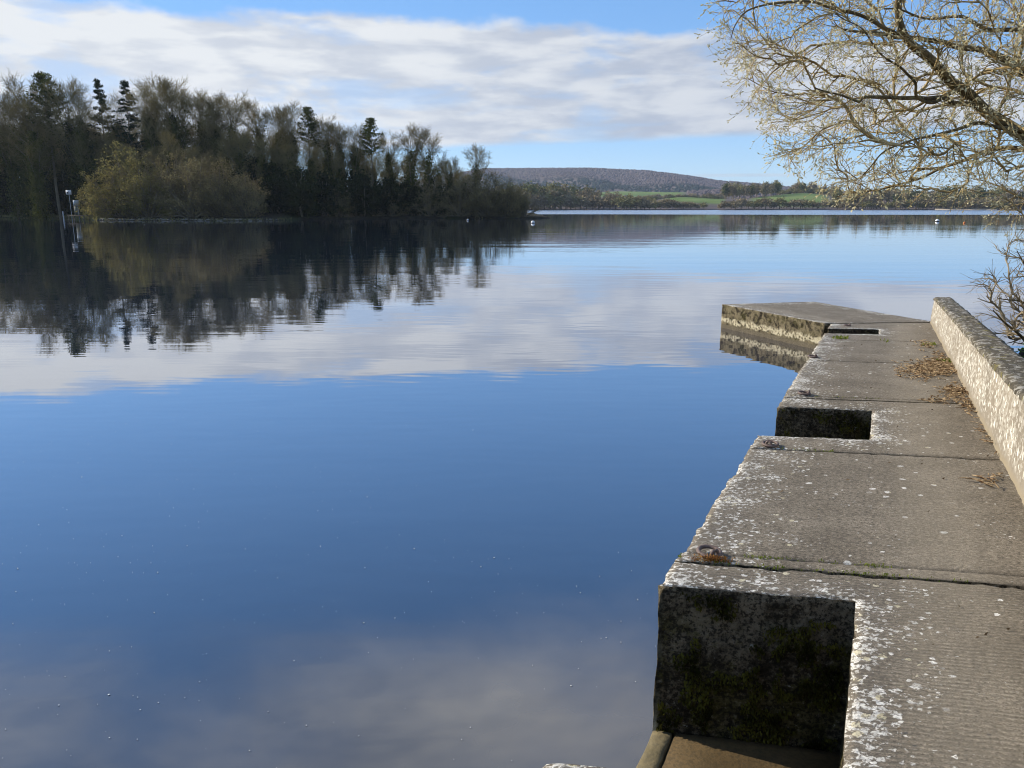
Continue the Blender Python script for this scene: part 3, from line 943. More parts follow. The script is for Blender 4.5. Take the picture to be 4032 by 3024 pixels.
def bush_proto(seed, h=12.0, w=7.0, stems=16, leaf=1.0, leafsize=.22, twr=.016):
    """many-stemmed willow dome: stems, twigs and young leaf"""
    r = np.random.default_rng(seed)
    an = r.uniform(0, 2 * math.pi, stems + 9)
    tilt = np.concatenate([np.sqrt(r.uniform(0.02, 1, stems)), r.uniform(1.15, 1.5, 9)])
    stems += 9
    m = 7
    pts = [np.stack([np.cos(an) * r.uniform(0, .8, stems), np.sin(an) * r.uniform(0, .8, stems), np.zeros(stems)], 1)]
    d = unit(np.stack([np.cos(an) * tilt * 1.0, np.sin(an) * tilt * 1.0, 1.25 - tilt * .75], 1))
    L = h * (1 - .30 * tilt) * r.uniform(.8, 1.05, stems)
    for k in range(m - 1):
        d = unit(d + r.normal(0, .10, (stems, 3)) + np.array([0, 0, .05]))
        pts.append(pts[-1] + d * (L / (m - 1))[:, None] * np.array([w / h * 1.05, w / h * 1.05, 1]))
    P0 = np.stack(pts, 1)
    R0 = np.linspace(.2, .04, m)[None] * r.uniform(.7, 1.2, (stems, 1))
    tg = Geo(); tg.tubes(P0, R0, 5)
    P1, R1 = grow(P0, R0, 8, .25, 1.0, h * .20, .6, .06, 5, .16, .5, .35, r, .016)
    tg.tubes(P1, R1, 3)
    P2, R2 = grow(P1, R1, 6, .15, 1.0, h * .10, .6, .06, 4, .2, .6, .4, r, twr)
    cr = Geo(); cr.tubes(P2, R2, 3)
    P3, R3 = grow(P2, R2, 3, .15, 1.0, h * .05, .6, .04, 3, .2, .8, .5, r, twr * .7)
    cr.tubes(P3, R3, 3)
    out = [tg.mesh('trunk', True), cr.mesh('crown')]
    if leaf:
        lf = Geo()
        k = int(9000 * leaf)
        # young leaf gathers in tufts at the branch ends
        tips = P1[r.permutation(len(P1))[:150], -1]
        sg = r.uniform(.35, .85, len(tips))
        bi = r.integers(0, len(tips), k)
        lf.leaves(tips[bi] + r.normal(0, 1, (k, 3)) * sg[bi][:, None] * np.array([1, 1, .8]), r.uniform(.6, 1.5, k) * leafsize * 1.25, .5, r)
        out.append(lf.mesh('leaves'))
    return out


def evergreen_proto(seed, h=6.0, w=4.4, k=6500):
    """dense dark laurel-like understorey shrub"""
    r = np.random.default_rng(seed)
    an, tilt = r.uniform(0, 6.28, 9), r.uniform(0, .6, 9)
    tg = Geo()
    t = np.linspace(0, 1, 5)
    P = np.stack([np.stack([np.cos(a_) * tl * w * .6 * t, np.sin(a_) * tl * w * .6 * t, t * h * (.95 - tl * .5)], 1) for a_, tl in zip(an, tilt)])
    tg.tubes(P, np.linspace(.09, .02, 5)[None].repeat(9, 0), 4)
    cl = r.normal(size=(46, 3)); cl = unit(cl) * r.uniform(.35, .95, (46, 1)) * np.array([w * .5, w * .5, h * .5]) + np.array([0, 0, h * .5])
    cs = r.uniform(.5, 1.1, 46)
    ci = r.integers(0, 46, k)
    c_ = cl[ci] + r.normal(0, .42, (k, 3)) * cs[ci][:, None]
    c_[:, 2] = np.abs(c_[:, 2])
    lf = Geo(); lf.leaves(c_, r.uniform(.16, .36, k), .55, r)
    return [tg.mesh('trunk', True), lf.mesh('leaves')]


M_BARK = foliage('island_bark', ((.13, .11, .075), (.27, .23, .16)), .8, trans=0, rand=.4)
M_TWIG = foliage('winter_twigs', ((.18, .145, .062), (.37, .30, .130)), .10, trans=.1, rand=.5)
M_IVY = foliage('ivy_leaves', ((.030, .044, .010), (.155, .155, .036)), .35, trans=.15, rand=.3)
M_FIR = foliage('fir_needles', ((.016, .030, .014), (.040, .058, .022)), .5, trans=.1, rand=.3)
M_LAUREL = foliage('laurel_leaves', ((.014, .022, .008), (.050, .058, .018)), .5, trans=.15, rand=.4)
M_WTWIG = foliage('willow_twigs', ((.15, .115, .06), (.34, .27, .15)), .25, trans=.1, rand=.4)
M_WLEAF = foliage('young_willow_leaf', ((.14, .122, .045), (.30, .26, .095)), .28, trans=.3, rand=.3)
M_BLEAF = foliage('brown_bud', ((.17, .138, .06), (.35, .29, .135)), .28, trans=.25, rand=.3)


def add_mats(meshes, mats):
    for me, m_ in zip(meshes, mats): me.materials.append(m_)
    return meshes


BARE = [add_mats(bare_tree_proto(101 + i, 25, sp, st, .03, 24, .021, iv), (M_BARK, M_TWIG, M_IVY))
        for i, (sp, st, iv) in enumerate(((.24, .36, 1.0), (.28, .40, .7), (.22, .30, 1.3), (.30, .45, .5), (.25, .38, .9)))]
BIRCH = [add_mats(bare_tree_proto(131 + i, 18, .30, .30, .03, 26, .015, .25, .03), (M_BARK, M_TWIG, M_IVY)) for i in range(2)]
IVYCOL = [add_mats(bare_tree_proto(151, 25, .16, .30, .02, 20, .020, 2.6), (M_BARK, M_TWIG, M_IVY))]
SPRUCE = [add_mats(conifer_proto(171, 28, 6.0, .20), (M_BARK, M_FIR)), add_mats(conifer_proto(172, 28, 4.6, .25), (M_BARK, M_FIR))]
PINE = [add_mats(conifer_proto(181, 26, 3.6, .62, True), (M_BARK, M_IVY))]
WILLOW = [add_mats(bush_proto(191, 12, 7.5, 18, .9, .30), (M_BARK, M_WTWIG, M_WLEAF))]
BUSH = [add_mats(bush_proto(201 + i, 12, 7.5, 20, .6, .22), (M_BARK, M_WTWIG, M_BLEAF)) for i in range(2)]
LAUREL = [add_mats(evergreen_proto(211 + i), (M_BARK, M_LAUREL)) for i in range(2)]
PART_NAMES = {'bare': ('trunk', 'crown', 'ivy'), 'birch': ('trunk', 'crown', 'ivy'), 'ivycol': ('trunk', 'crown', 'ivy'), 'spruce': ('trunk', 'crown'), 'pine': ('trunk', 'crown'),
              'willow': ('trunk', 'twigs', 'leaves'), 'bush': ('trunk', 'twigs', 'leaves'), 'laurel': ('trunk', 'crown')}
PROTO = {'bare': (BARE, 25), 'birch': (BIRCH, 18), 'ivycol': (IVYCOL, 25), 'spruce': (SPRUCE, 28), 'pine': (PINE, 26), 'willow': (WILLOW, 12), 'bush': (BUSH, 12), 'laurel': (LAUREL, 6)}
OBJ_NAME = {'bare': 'bare_tree', 'birch': 'birch_tree', 'ivycol': 'ivy_clad_tree', 'spruce': 'spruce_tree', 'pine': 'pine_tree', 'willow': 'willow_bush', 'bush': 'sallow_bush', 'laurel': 'laurel_shrub'}
CAT = {'bare': 'tree', 'birch': 'tree', 'ivycol': 'tree', 'spruce': 'tree', 'pine': 'tree', 'willow': 'bush', 'bush': 'bush', 'laurel': 'shrub'}
tree_n = [0]
LAND = [(-116, 'frame-edge trees'), (-109, 'tallest pine'), (-103.6, 'tree beside the pine'), (-100, 'ivy-thick tree by the sign'), (-97.3, 'slim spruce spire'), (-93, 'tree between the spruces'),
        (-89.2, 'broad dark spruce'), (-84, 'forked tree'), (-80.3, 'tall ivy-draped tree'), (-73.5, 'tree over the brown sallow'), (-68.6, 'pointed ivy cone'), (-65, 'dark-trunked tree'),
        (-60, 'end of the thicket'), (-53.5, 'upright bare tree'), (-49.5, 'rounded evergreen crown'), (-42, 'ragged bare tree'), (-34.3, 'layered pine'), (-25, 'first paired birch'),
        (-20.6, 'second paired birch'), (-15, 'short thin tree'), (-9, 'last birch'), (0, 'island tip sallows')]
ORD = ['', ', nearer the tip', ', third there', ', fourth there', ', fifth there', ', sixth there', ', seventh there', ', eighth there']
used_lab = {}


def near_label(what, x):
    """label by the skyline tree it stands nearest to"""
    if x < -119: return what + ' the wood where it runs out of frame'
    ph = min(LAND, key=lambda l_: abs(l_[0] - x))[1]
    k_ = what + ' the ' + ph
    used_lab[k_] = used_lab.get(k_, -1) + 1
    return k_ + ORD[min(used_lab[k_], 7)]




def plant(kind, x, y, z, h, label, group, wx=1.0, var=None):
    protos, ph = PROTO[kind]
    i = tree_n[0] if var is None else var
    tree_n[0] += 1
    me = protos[i % len(protos)]
    s_ = h / ph
    e = tag(empty(OBJ_NAME[kind], (x, y, z), (tree_n[0] * 2.399) % 6.283, (s_ * wx, s_ * wx, s_)), label, CAT[kind], group)
    for nm, m_ in zip(PART_NAMES[kind], me):
        link(nm, m_, None, e)
    return e


# ------------------------------------------------------------------ the wooded island
SHX = np.array([-400, -200, -130, -109, -98, -90, -82, -64, -49, -44, -30, -12, 0, 5.5, 8.0])
SHY = np.array([215, 205, 200, 192, 181, 168, 158, 154, 154, 172, 188, 189, 186, 184, 190])


def shore_y(x):
    return np.interp(x, SHX, SHY)


def island_h(x, y):
    d = np.asarray(y) - shore_y(x)
    d = np.minimum(d, (9.5 - np.asarray(x)) * .9)
    d = np.minimum(d, 330 - np.asarray(y))
    return np.where(d > 0, .35 * np.minimum(d, 1.0) + 1.9 * sstep(d, 0, 40), .35 * np.clip(d, -6, 0))


def litter_ground(name, c0, c1, c2, sc):
    m_, gg_ = new_mat(name)
    p_ = gg_.pos()
    c_ = gg_.mix(gg_.step(gg_.noise(p_, sc, 5, .6), .35, .65), c0, c1)
    c_ = gg_.mix(gg_.step(gg_.noise(p_, sc * .2, 4, .6), .5, .65), c_, c2)
    finish(gg_, c_, .95, gg_.bump(gg_.noise(p_, sc * 3, 4), .8, .15), .1)
    return m_


xs = np.concatenate([np.linspace(-400, -140, 20), np.linspace(-137, 14, 110)])
ys = np.concatenate([np.linspace(148, 215, 90), np.linspace(220, 336, 20)])
X, Y = np.meshgrid(xs, ys)
Z = island_h(X, Y)
Z = Z + np.array([[fnoise(a_, b_, 0, .35) for a_ in xs] for b_ in ys]) * .12 * (Z > -.05)
iy, ix = np.meshgrid(np.arange(len(ys) - 1), np.arange(len(xs) - 1), indexing='ij')
i0 = iy * len(xs) + ix
tag(link('island_ground', mesh_from('island_ground', np.stack([X, Y, Z], -1).reshape(-1, 3), [np.stack([i0, i0 + 1, i0 + 1 + len(xs), i0 + len(xs)], -1).reshape(-1, 4)], True),
         litter_ground('island_soil', (.022, .019, .012), (.045, .036, .022), (.030, .034, .012), .8)), 'dark wooded island ground rising from the water', 'island', kind='structure')

# front row, following the skyline from the frame edge to the tip: (kind, x, y, top height, label)
FRONT = [
    ('bare', -131, 200, 30, 'bare tree outside the frame edge, reflected at the margin of the lake'),
    ('bare', -124, 198, 29, 'bare tree just outside the frame edge by the island wood'),
    ('ivycol', -119.5, 196, 27, 'ivy-thick tree at the frame edge of the island wood'),
    ('bare', -115, 192, 31.5, 'tall bare tree at the far end of the wood where the frame cuts it'),
    ('pine', -109, 190, 32.5, 'tallest tree top of the island, a pine rising at the end of the skyline'),
    ('bare', -111, 186, 27, 'bare tree in front of the tallest pine on the island'),
    ('bare', -103.6, 190, 31, 'bare tree between the tallest pine and the ivy-thick tree'),
    ('ivycol', -100, 188, 29, 'ivy-thick tree behind the landing stage sign'),
    ('spruce', -97.3, 192, 31.6, 'slim dark spruce spire above the landing stage'),
    ('ivycol', -93, 190, 28.5, 'narrow ivy-covered tree between the two spruce spires'),
    ('spruce', -89.2, 188, 30.8, 'broad dark spruce with layered branches behind the yellow willow'),
    ('ivycol', -86, 192, 27.5, 'ivy column standing close beside the broad spruce'),
    ('bare', -84, 188, 30, 'bare forked tree with sky showing through beside the ivy column'),
    ('bare', -80.3, 190, 31.2, 'tall ivy-draped tree above the middle of the sallow thicket'),
    ('bare', -77, 186, 30.5, 'fine-twigged bare tree leaning by the tall ivy-draped tree'),
    ('bare', -73.5, 190, 29, 'bare tree over the brown sallow bush'),
    ('bare', -70.5, 192, 27.8, 'thin bare tree just before the pointed ivy cone'),
    ('ivycol', -68.6, 187, 26.2, 'pointed cone of ivy-clad tree above the brown sallow'),
    ('bare', -65, 188, 27.6, 'dark-trunked bare tree with a bright gap at its foot'),
    ('bare', -60, 192, 27, 'bare tree at the end of the sallow thicket'),
    ('bare', -56.4, 194, 26, 'bare tree above the point where thicket meets dark shore'),
    ('bare', -53.5, 196, 26.5, 'upright bare tree next to the rounded evergreen crown'),
    ('pine', -49.5, 196, 25.8, 'rounded evergreen crown in the middle of the island skyline'),
    ('bare', -45, 196, 23.4, 'bare tree on the downhill side of the rounded evergreen'),
    ('bare', -42, 198, 22.5, 'ragged bare tree halfway down the skyline'),
    ('bare', -38.5, 196, 22, 'bare tree next to the layered pine'),
    ('pine', -34.3, 196, 23.3, 'layered pine poking above the lower skyline'),
    ('bare', -30.6, 198, 20.5, 'low bare tree between layered pine and the paired birches'),
    ('birch', -25, 196, 21.6, 'first of two paired birches with russet twigs'),
    ('birch', -20.6, 196, 21, 'second of two paired birches, nearer the island tip'),
    ('bare', -15, 196, 14.5, 'short thin tree in the dip before the last birch'),
    ('birch', -9, 194, 17, 'last birch standing alone above the island tip'),
]
for kd, x, y, top_, lab in FRONT:
    z_ = float(island_h(x, y))
    plant(kd, x, y, z_, (top_ - z_) * (.955 if kd in ('bare', 'birch', 'ivycol') else 1.02), lab, 'trees along the island skyline')
r_ = np.random.default_rng(33)
for i in range(60):
    x = -172 + i * 2.75 + r_.uniform(-1.2, 1.2)
    y = 206 + r_.uniform(0, 30) + max(0, -120 - x) * .2
    hh = np.interp(x, [-130, -100, -70, -45, -20, -8], [25, 24, 22, 18, 14, 8]) * r_.uniform(.75, 1.0)
    plant(['bare', 'bare', 'bare', 'ivycol'][i % 4], x, y, float(island_h(x, y)), hh, near_label('bare tree deep behind', x), 'trees deep in the island wood')
for i in range(52):
    x = -165 + i * 2.9 + r_.uniform(-1.5, 1.5)
    if x > -22: break
    y = float(shore_y(x)) + r_.uniform(9, 17)
    y = max(y, 176) if x < -46 else y
    if -102 < x < -88: y = max(y, 188)
    hh = np.interp(x, [-130, -100, -70, -45, -20, 0], [22, 21, 18, 15, 11, 8]) * r_.uniform(.65, 1.05)
    plant(['bare', 'ivycol', 'ivycol'][i % 3], x, y, float(island_h(x, y)), hh, near_label('ivy-hung tree in front of', x), 'ivy-hung trees inside the island edge')
# understorey along the shore
for i in range(64):
    x = -172 + i * 2.75 + r_.uniform(-.8, .8)
    y = float(shore_y(x)) + r_.uniform(4, 9)
    if -90 < x < -48: y = 172 + r_.uniform(0, 8)
    hh = np.interp(x, [-125, -60, -30, -6, 2], [10.5, 10.5, 9.0, 6.5, 5.0]) * r_.uniform(.7, 1.2)
    plant('laurel', x, y, float(island_h(x, y)) - .2, hh, near_label('dark evergreen shrub below', x), 'evergreen shrubs under the island trees', 1.1)
# grey-brown sallows that make the rounded tip of the island
for x, y, hh, lab in ((-30, 193, 8.5, 'brown sallow at the water under the paired birches'), (-20, 193, 8.8, 'brown sallow between the paired birches and the last birch'),
                      (-12.5, 192, 10, 'rounded sallow bush under the last birch'), (-5.5, 190.5, 11.2, 'highest sallow of the rounded island tip'),
                      (-.8, 190, 9.6, 'sallow sloping down towards the island tip'), (2.8, 189, 6.8, 'lowest sallow, touching the water at the island tip'), (-40, 181, 7.5, 'brown sallow on the dark shore past the thicket')):
    plant('bush', x, y, float(island_h(x, y)) - .2, hh, lab, 'sallows by the island tip', 1.05)
# the willow thicket jutting towards the camera
for kd, x, y, hh, wx, lab in (('willow', -81.5, 166, 14.6, .95, 'yellow-green young-leaved willow at the landing stage end of the thicket'),
                              ('willow', -75, 163, 12.2, .9, 'olive willow in the front of the thicket with dark stems showing'),
                              ('bush', -72.5, 168, 14.4, 1.0, 'tall grey sallow in the middle of the thicket'),
                              ('bush', -66, 163, 13.2, 1.05, 'broad grey-brown sallow bush filling the front of the thicket'),
                              ('bush', -60.5, 164, 12.2, 1.0, 'grey-brown sallow bush on the descending side of the thicket'),
                              ('bush', -55, 163, 9.4, 1.0, 'lowest sallow bush, at the dark end of the thicket'),
                              ('willow', -88.5, 169, 9.0, .8, 'small pale willow leaning over the landing stage')):
    plant(kd, x, y, float(island_h(x, y)) - .2, hh, lab, 'willow thicket on the island shore', wx)

# stones and bleached grass along the island waterline
M_STONE = simple('shore_stone', (.10, .095, .08), (.20, .185, .155), .8, .9, .05)
ico = []
for v_ in range(3):
    r = np.random.default_rng(40 + v_)
    gs = Geo()
    t_, u_ = np.linspace(0, math.pi, 6), np.linspace(0, 2 * math.pi, 9)[:-1]
    V = np.array([[math.sin(a_) * math.cos(b_), math.sin(a_) * math.sin(b_), math.cos(a_) * .6] for a_ in t_ for b_ in u_])
    V *= 1 + .16 * vnoise(V, 1.3, v_ * 3.0)[:, None]
    q_ = [[i * 8 + j, (i + 1) * 8 + j, (i + 1) * 8 + (j + 1) % 8, i * 8 + (j + 1) % 8] for i in range(5) for j in range(8)]
    gs.add(V, q_)
    me = gs.mesh('stone', False); me.materials.append(M_STONE); ico.append(me)
for i in range(70):
    x = -91 + i * .63 + r_.uniform(-.2, .2)
    if -73 < x < -72: continue
    y = float(shore_y(x)) + r_.uniform(.0, .7)
    s_ = r_.uniform(.12, .36)
    o = link('shore_stone', ico[i % 3], None, None, (x, y, float(island_h(x, y)) + s_ * .15))
    o.scale = (s_ * 1.3, s_, s_); o.rotation_euler = (0, 0, r_.uniform(0, 6))
    tag(o, ordinal(i + 1) + ' stone of the row edging the willow thicket, from the landing stage', 'stone', 'stones edging the island')
M_STRAW = foliage('bleached_grass', ((.34, .30, .14), (.24, .25, .09)), .5, trans=.2, rand=.2)
gs = Geo()
n = 5200
x = np.concatenate([r_.uniform(-140, -94, 3600), r_.uniform(-94, -86, 1000), r_.uniform(-86, -46, 600)])
y = shore_y(x) + np.abs(r_.normal(.0, .5, n))
L = r_.uniform(.25, .9, n) * np.where(x > -86, .6, 1)
b0 = np.stack([x, y, island_h(x, y) - .05], 1)
dd = np.stack([r_.normal(0, .35, n), r_.normal(0, .35, n), np.ones(n)], 1) * L[:, None]
gs.tubes(np.stack([b0, b0 + dd * .6, b0 + dd + np.stack([r_.normal(0, .1, n), r_.normal(0, .1, n), -.1 * L], 1)], 1), np.array([[.02, .016, .005]]).repeat(n, 0), 3)
tag(link('bleached_grass', gs.mesh('bleached_grass'), M_STRAW), 'strip of bleached grass along the island waterline by the landing stage', 'grass', kind='stuff')

# landing stage with sign, cabinet and lifebuoy post
M_WOOD = simple('grey_timber', (.20, .17, .13), (.11, .09, .07), 3.0, .85, .01)
M_WHITE = simple('white_sheet', (.72, .73, .74), (.62, .63, .65), 3.0, .6)
M_GREYP = simple('grey_paint', (.42, .46, .50), (.34, .37, .40), 3.0, .6)
M_BLACK = simple('black_print', (.02, .02, .02), None, 3.0, .7)
stage = tag(empty('landing_stage', (-91.4, 169.5, 0)), 'small timber landing stage on the island shore beneath the sign', 'landing stage')
for i in range(15):
    ge = Geo(); ge.box((-3.55 + i * .51, 0, .92 + .01 * (i % 2)), (.46, 2.2, .07))
    link('plank', ge.mesh('plank'), M_WOOD, stage)
for sy in (-1.0, 1.0):
    ge = Geo(); ge.box((0, sy * .9, .80), (7.6, .14, .18)); link('beam', ge.mesh('beam'), M_WOOD, stage)
for px, hh in ((-3.5, 1.0), (-2.3, 1.1), (-.3, 1.1), (1.7, 1.1), (3.5, 1.1)):
    for sy in (-1, 1):
        ge = Geo(); ge.tubes(np.array([[[px, sy * 1.02, -1.2], [px, sy * 1.02, 0], [px, sy * 1.02, hh - .28]]]), np.full((1, 3), .09), 7)
        link('post', ge.mesh('post', True), M_WOOD, stage)
ge = Geo(); ge.tubes(np.array([[[-4.6, -1.0, -1], [-4.62, -1.0, .5], [-4.65, -1.0, 1.75]]]), np.full((1, 3), .14), 8)
V_ = ge; tag(link('mooring_post', ge.mesh('mooring_post', True), M_GREYP, None, (-91.4, 169.5, 0)), 'short pale mooring post at the outer end of the landing stage', 'post')
sign = tag(empty('sign_post', (-94.3, 168.6, .9)), 'white rectangular sign with a black disc on a tall pole above the landing stage', 'sign')
ge = Geo(); ge.tubes(np.array([[[0, 0, -.9], [0, 0, 2], [0, 0, 5.2]]]), np.full((1, 3), .055), 8); link('pole', ge.mesh('pole', True), M_GREYP, sign)
ge = Geo(); ge.box((0, -.09, 4.75), (1.15, .05, .9)); bo = link('board', ge.mesh('board'), M_WHITE, sign)
t = np.linspace(0, 2 * math.pi, 17)[:-1]
ge = Geo(); ge.add(np.concatenate([[[-.24, -.121, 4.68]], np.stack([-.24 + .19 * np.cos(t), 0 * t - .121, 4.68 + .19 * np.sin(t)], 1)]), None, [[0, 1 + i, 1 + (i + 1) % 16] for i in range(16)])
link('disc', ge.mesh('disc'), M_BLACK, bo)
ge = Geo(); ge.box((.06, -.122, 4.72), (.07, .012, .62)); link('stroke', ge.mesh('stroke'), M_BLACK, bo)
ge = Geo(); ge.box((.30, -.122, 4.85), (.26, .012, .05)); ge.box((.30, -.122, 4.72), (.26, .012, .05)); link('print', ge.mesh('print'), M_GREYP, bo)
cab = tag(empty('pump_cabinet', (-93.6, 169.6, .96)), 'grey upright cabinet with a pale panel beside the sign pole', 'cabinet')
ge = Geo(); ge.box((0, 0, .95), (.85, .6, 1.9)); link('body', ge.mesh('body'), simple('cabinet_grey', (.16, .17, .15), (.11, .12, .10), 4, .7), cab)
ge = Geo(); ge.box((.05, -.04, 2.5), (.95, .66, 1.15)); link('box', ge.mesh('box'), M_GREYP, cab)
ge = Geo(); ge.box((-.16, -.39, 2.5), (.5, .03, 1.0)); link('panel', ge.mesh('panel'), simple('pale_blue_panel', (.48, .58, .66), None, 3, .4), cab)
ge = Geo(); ge.tubes(np.array([[[.52, -.35, -.9], [.50, -.35, .8], [.46, -.33, 1.7]]]), np.full((1, 3), .06), 6); link('prop', ge.mesh('prop', True), M_GREYP, cab)
lb = tag(empty('lifebuoy_post', (-88.9, 169.0, .9)), 'yellow lifebuoy hung on a slim post beside the willow', 'lifebuoy')
ge = Geo(); ge.tubes(np.array([[[.06, 0, -.9], [.02, 0, 1.5], [-.06, 0, 3.9]]]), np.full((1, 3), .06), 7); link('post', ge.mesh('post', True), M_GREYP, lb)
ge = Geo(); pts = torus_pts(.36, 21, (-.28, -.16, 2.95), (.72, 0, 0), (0, 0, 1)); ge.tubes(pts[None], np.full((1, 21), .12), 8)
link('ring', ge.mesh('ring', True), simple('lifebuoy_yellow', (.62, .42, .03), (.45, .25, .03), 2, .6), lb)

# mooring buoys
def buoy(x, y, r0, mats, label, name='mooring_buoy'):
    e = tag(empty(name, (x, y, 0)), label, 'buoy', 'mooring buoys')
    V, q = [], []
    prof = [(0, -.9), (.5, -.8), (.85, -.4), (1, .0), (.96, .35), (.75, .7), (.4, .92), (.14, 1.0), (.12, 1.2), (0, 1.22)]
    for lo, hi, nm, mt in ((0, 4, 'hull', mats[0]), (4, 8, 'cap', mats[1]), (8, 10, 'shackle', M_IRON)):
        pr = prof[max(0, lo - 1):hi]
        V = [(p_[0] * r0 * math.cos(a_), p_[0] * r0 * math.sin(a_), p_[1] * r0 + r0 * .25) for p_ in pr for a_ in np.linspace(0, 2 * math.pi, 13)[:-1]]
        q = [[i * 12 + j, i * 12 + (j + 1) % 12, (i + 1) * 12 + (j + 1) % 12, (i + 1) * 12 + j] for i in range(len(pr) - 1) for j in range(12)]
        link(nm, mesh_from(nm, V, [np.array(q)], True), mt, e)


M_BW = simple('buoy_white', (.80, .80, .78), (.70, .70, .68), 3, .45)
M_BD = simple('buoy_dark', (.05, .05, .05), None, 3, .5)
M_BO = simple('buoy_orange', (.62, .20, .05), None, 3, .5)
buoy(3.5, 131.6, .33, (M_BD, M_BW), 'white mooring buoy with dark waterline just off the island tip')
buoy(79.0, 146.0, .36, (M_BD, M_BW), 'white mooring buoy with dark waterline under the hanging willow twigs')
buoy(75.8, 131.6, .2, (M_BO, M_BO), 'small orange buoy near the twig tips by the frame edge')
buoy(-9.0, 160.0, .22, (M_BD, M_GREYP), 'tiny dark buoy close in by the island shore')

# ------------------------------------------------------------------ far shore, fields and hill
AZK = np.array([-180, -60, -14, -2, 3.4, 5.6, 9.5, 12.3, 14.5, 18, 22, 30, 40, 60, 180])
RIDGE = np.array([.5, .6, .7, 2.72, 2.74, 2.74, 2.56, 2.22, 1.86, 1.55, 1.1, 1.0, 1.0, .9, .6])     # degrees of elevation


def shore_r(az):
    return 735 + 22 * np.sin(np.asarray(az) * .35 + 1) + 60 * sstep(az, 17, 30) - 95 * sstep(az, 6, 1)


def terrain(az, r):
    az, r = np.asarray(az, float), np.asarray(r, float)
    d = r - shore_r(az)
    ridge = np.tan(np.radians(np.interp(az, AZK, RIDGE))) * 3300
    h = .6 * sstep(d, 0, 12) + 5.5 * sstep(d, 20, 130)
    knoll = 5 * np.exp(-((az - 16.8) / 3.4) ** 2 - ((r - 1010) / 160) ** 2) + 12 * np.exp(-((az - 20.5) / 3.0) ** 2 - ((r - 1090) / 170) ** 2) + 7 * np.exp(-((az - 12.0) / 2.6) ** 2 - ((r - 960) / 120) ** 2)
    h = h + knoll + 26 * sstep(r, 1050, 1650) * (1 - .5 * sstep(az, 15, 24))
    w = sstep(r, 1750, 3250)
    h = h * (1 - w) + (ridge - 8) * w - (ridge * .6) * sstep(r, 3500, 5500)
    h = h + 7 * np.sin(az * .9 + r * .004) * sstep(r, 1500, 2000) * sstep(r, 3000, 2500)
    return np.where(d < 0, -3.0 + 0 * d, h)


azs = np.concatenate([np.linspace(-180, -50, 27), np.arange(-46, -4, 2.0), np.arange(-3, 40, .35), np.linspace(42, 180, 29)])
rs = np.concatenate([[500, 620, 660, 690], np.arange(700, 900, 12), np.arange(912, 1200, 18), np.geomspace(1225, 6500, 46)])
AZ, RR = np.meshgrid(azs, rs)
Z = terrain(AZ, RR)
Xf, Yf = RR * np.sin(np.radians(AZ)), RR * np.cos(np.radians(AZ))
keepx = Yf > 250
iy, ix = np.meshgrid(np.arange(len(rs) - 1), np.arange(len(azs) - 1), indexing='ij')
i0 = (iy * len(azs) + ix)
ok = (keepx[:-1, :-1] & keepx[1:, 1:])
i0 = i0[ok]
q_ = np.stack([i0, i0 + len(azs), i0 + len(azs) + 1, i0 + 1], -1)


def field_mask(az, r):
    f = sstep(az, 4.2, 5.0) * sstep(az, 12.6, 11.8) * sstep(r, 1330, 1380) * sstep(r, 1800, 1750)
    f = np.maximum(f, sstep(az, 10.6, 11.2) * sstep(az, 15.2, 14.8) * sstep(r, 800, 830) * sstep(r, 990, 970))
    f = np.maximum(f, sstep(az, 16.6, 17.2) * sstep(az, 22.0, 21.4) * sstep(r, 800, 830) * sstep(r, 1110, 1080))
    return f


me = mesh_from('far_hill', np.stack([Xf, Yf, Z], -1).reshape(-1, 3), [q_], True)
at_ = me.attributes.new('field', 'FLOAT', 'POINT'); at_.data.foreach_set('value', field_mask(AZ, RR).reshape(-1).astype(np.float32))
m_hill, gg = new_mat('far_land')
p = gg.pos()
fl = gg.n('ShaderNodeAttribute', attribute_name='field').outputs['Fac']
moor_hazed = gg.mix(gg.step(gg.noise(p, .02, 5, .6), .35, .65), (.09, .075, .075), (.14, .115, .105))  # moor brown with a purplish distance haze mixed into the colour
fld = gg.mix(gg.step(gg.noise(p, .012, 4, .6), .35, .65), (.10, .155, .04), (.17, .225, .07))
finish(gg, gg.mix(fl, moor_hazed, fld), .95, None, .1)
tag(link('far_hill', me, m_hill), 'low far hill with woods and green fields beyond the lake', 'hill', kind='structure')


def far_tree_mesh(seed, k=420, squash=1.0, trunk=True):
    """10 m broadleaf seen from far: clumped fine faces on a short trunk"""
    r = np.random.default_rng(seed)
    gt, gc = Geo(), Geo()
    t = np.linspace(0, 1, 4)
    gt.tubes(np.stack([t * .2, t * .1, t * 6], 1)[None], (np.linspace(.25, .08, 4))[None], 4)
    an = r.uniform(0, 6.28, 7)
    br = np.stack([np.stack([np.cos(a_) * t * 2.6, np.sin(a_) * t * 2.6, 2.2 + t * 5], 1) for a_ in an])
    gt.tubes(br, np.linspace(.12, .04, 4)[None].repeat(7, 0), 3)
    cl = unit(r.normal(size=(26, 3))) * r.uniform(.3, 1, (26, 1)) * np.array([3.4, 3.4, 3.6 * squash]) + np.array([0, 0, 6.0 * squash + .3])
    ci = r.integers(0, 26, k)
    c_ = cl[ci] + r.normal(0, .75, (k, 3))
    c_[:, 2] = np.maximum(c_[:, 2], .2)
    gc.leaves(c_, r.uniform(.5, 1.3, k), .7, r)
    return gt.mesh('trunk', True), gc.mesh('crown')


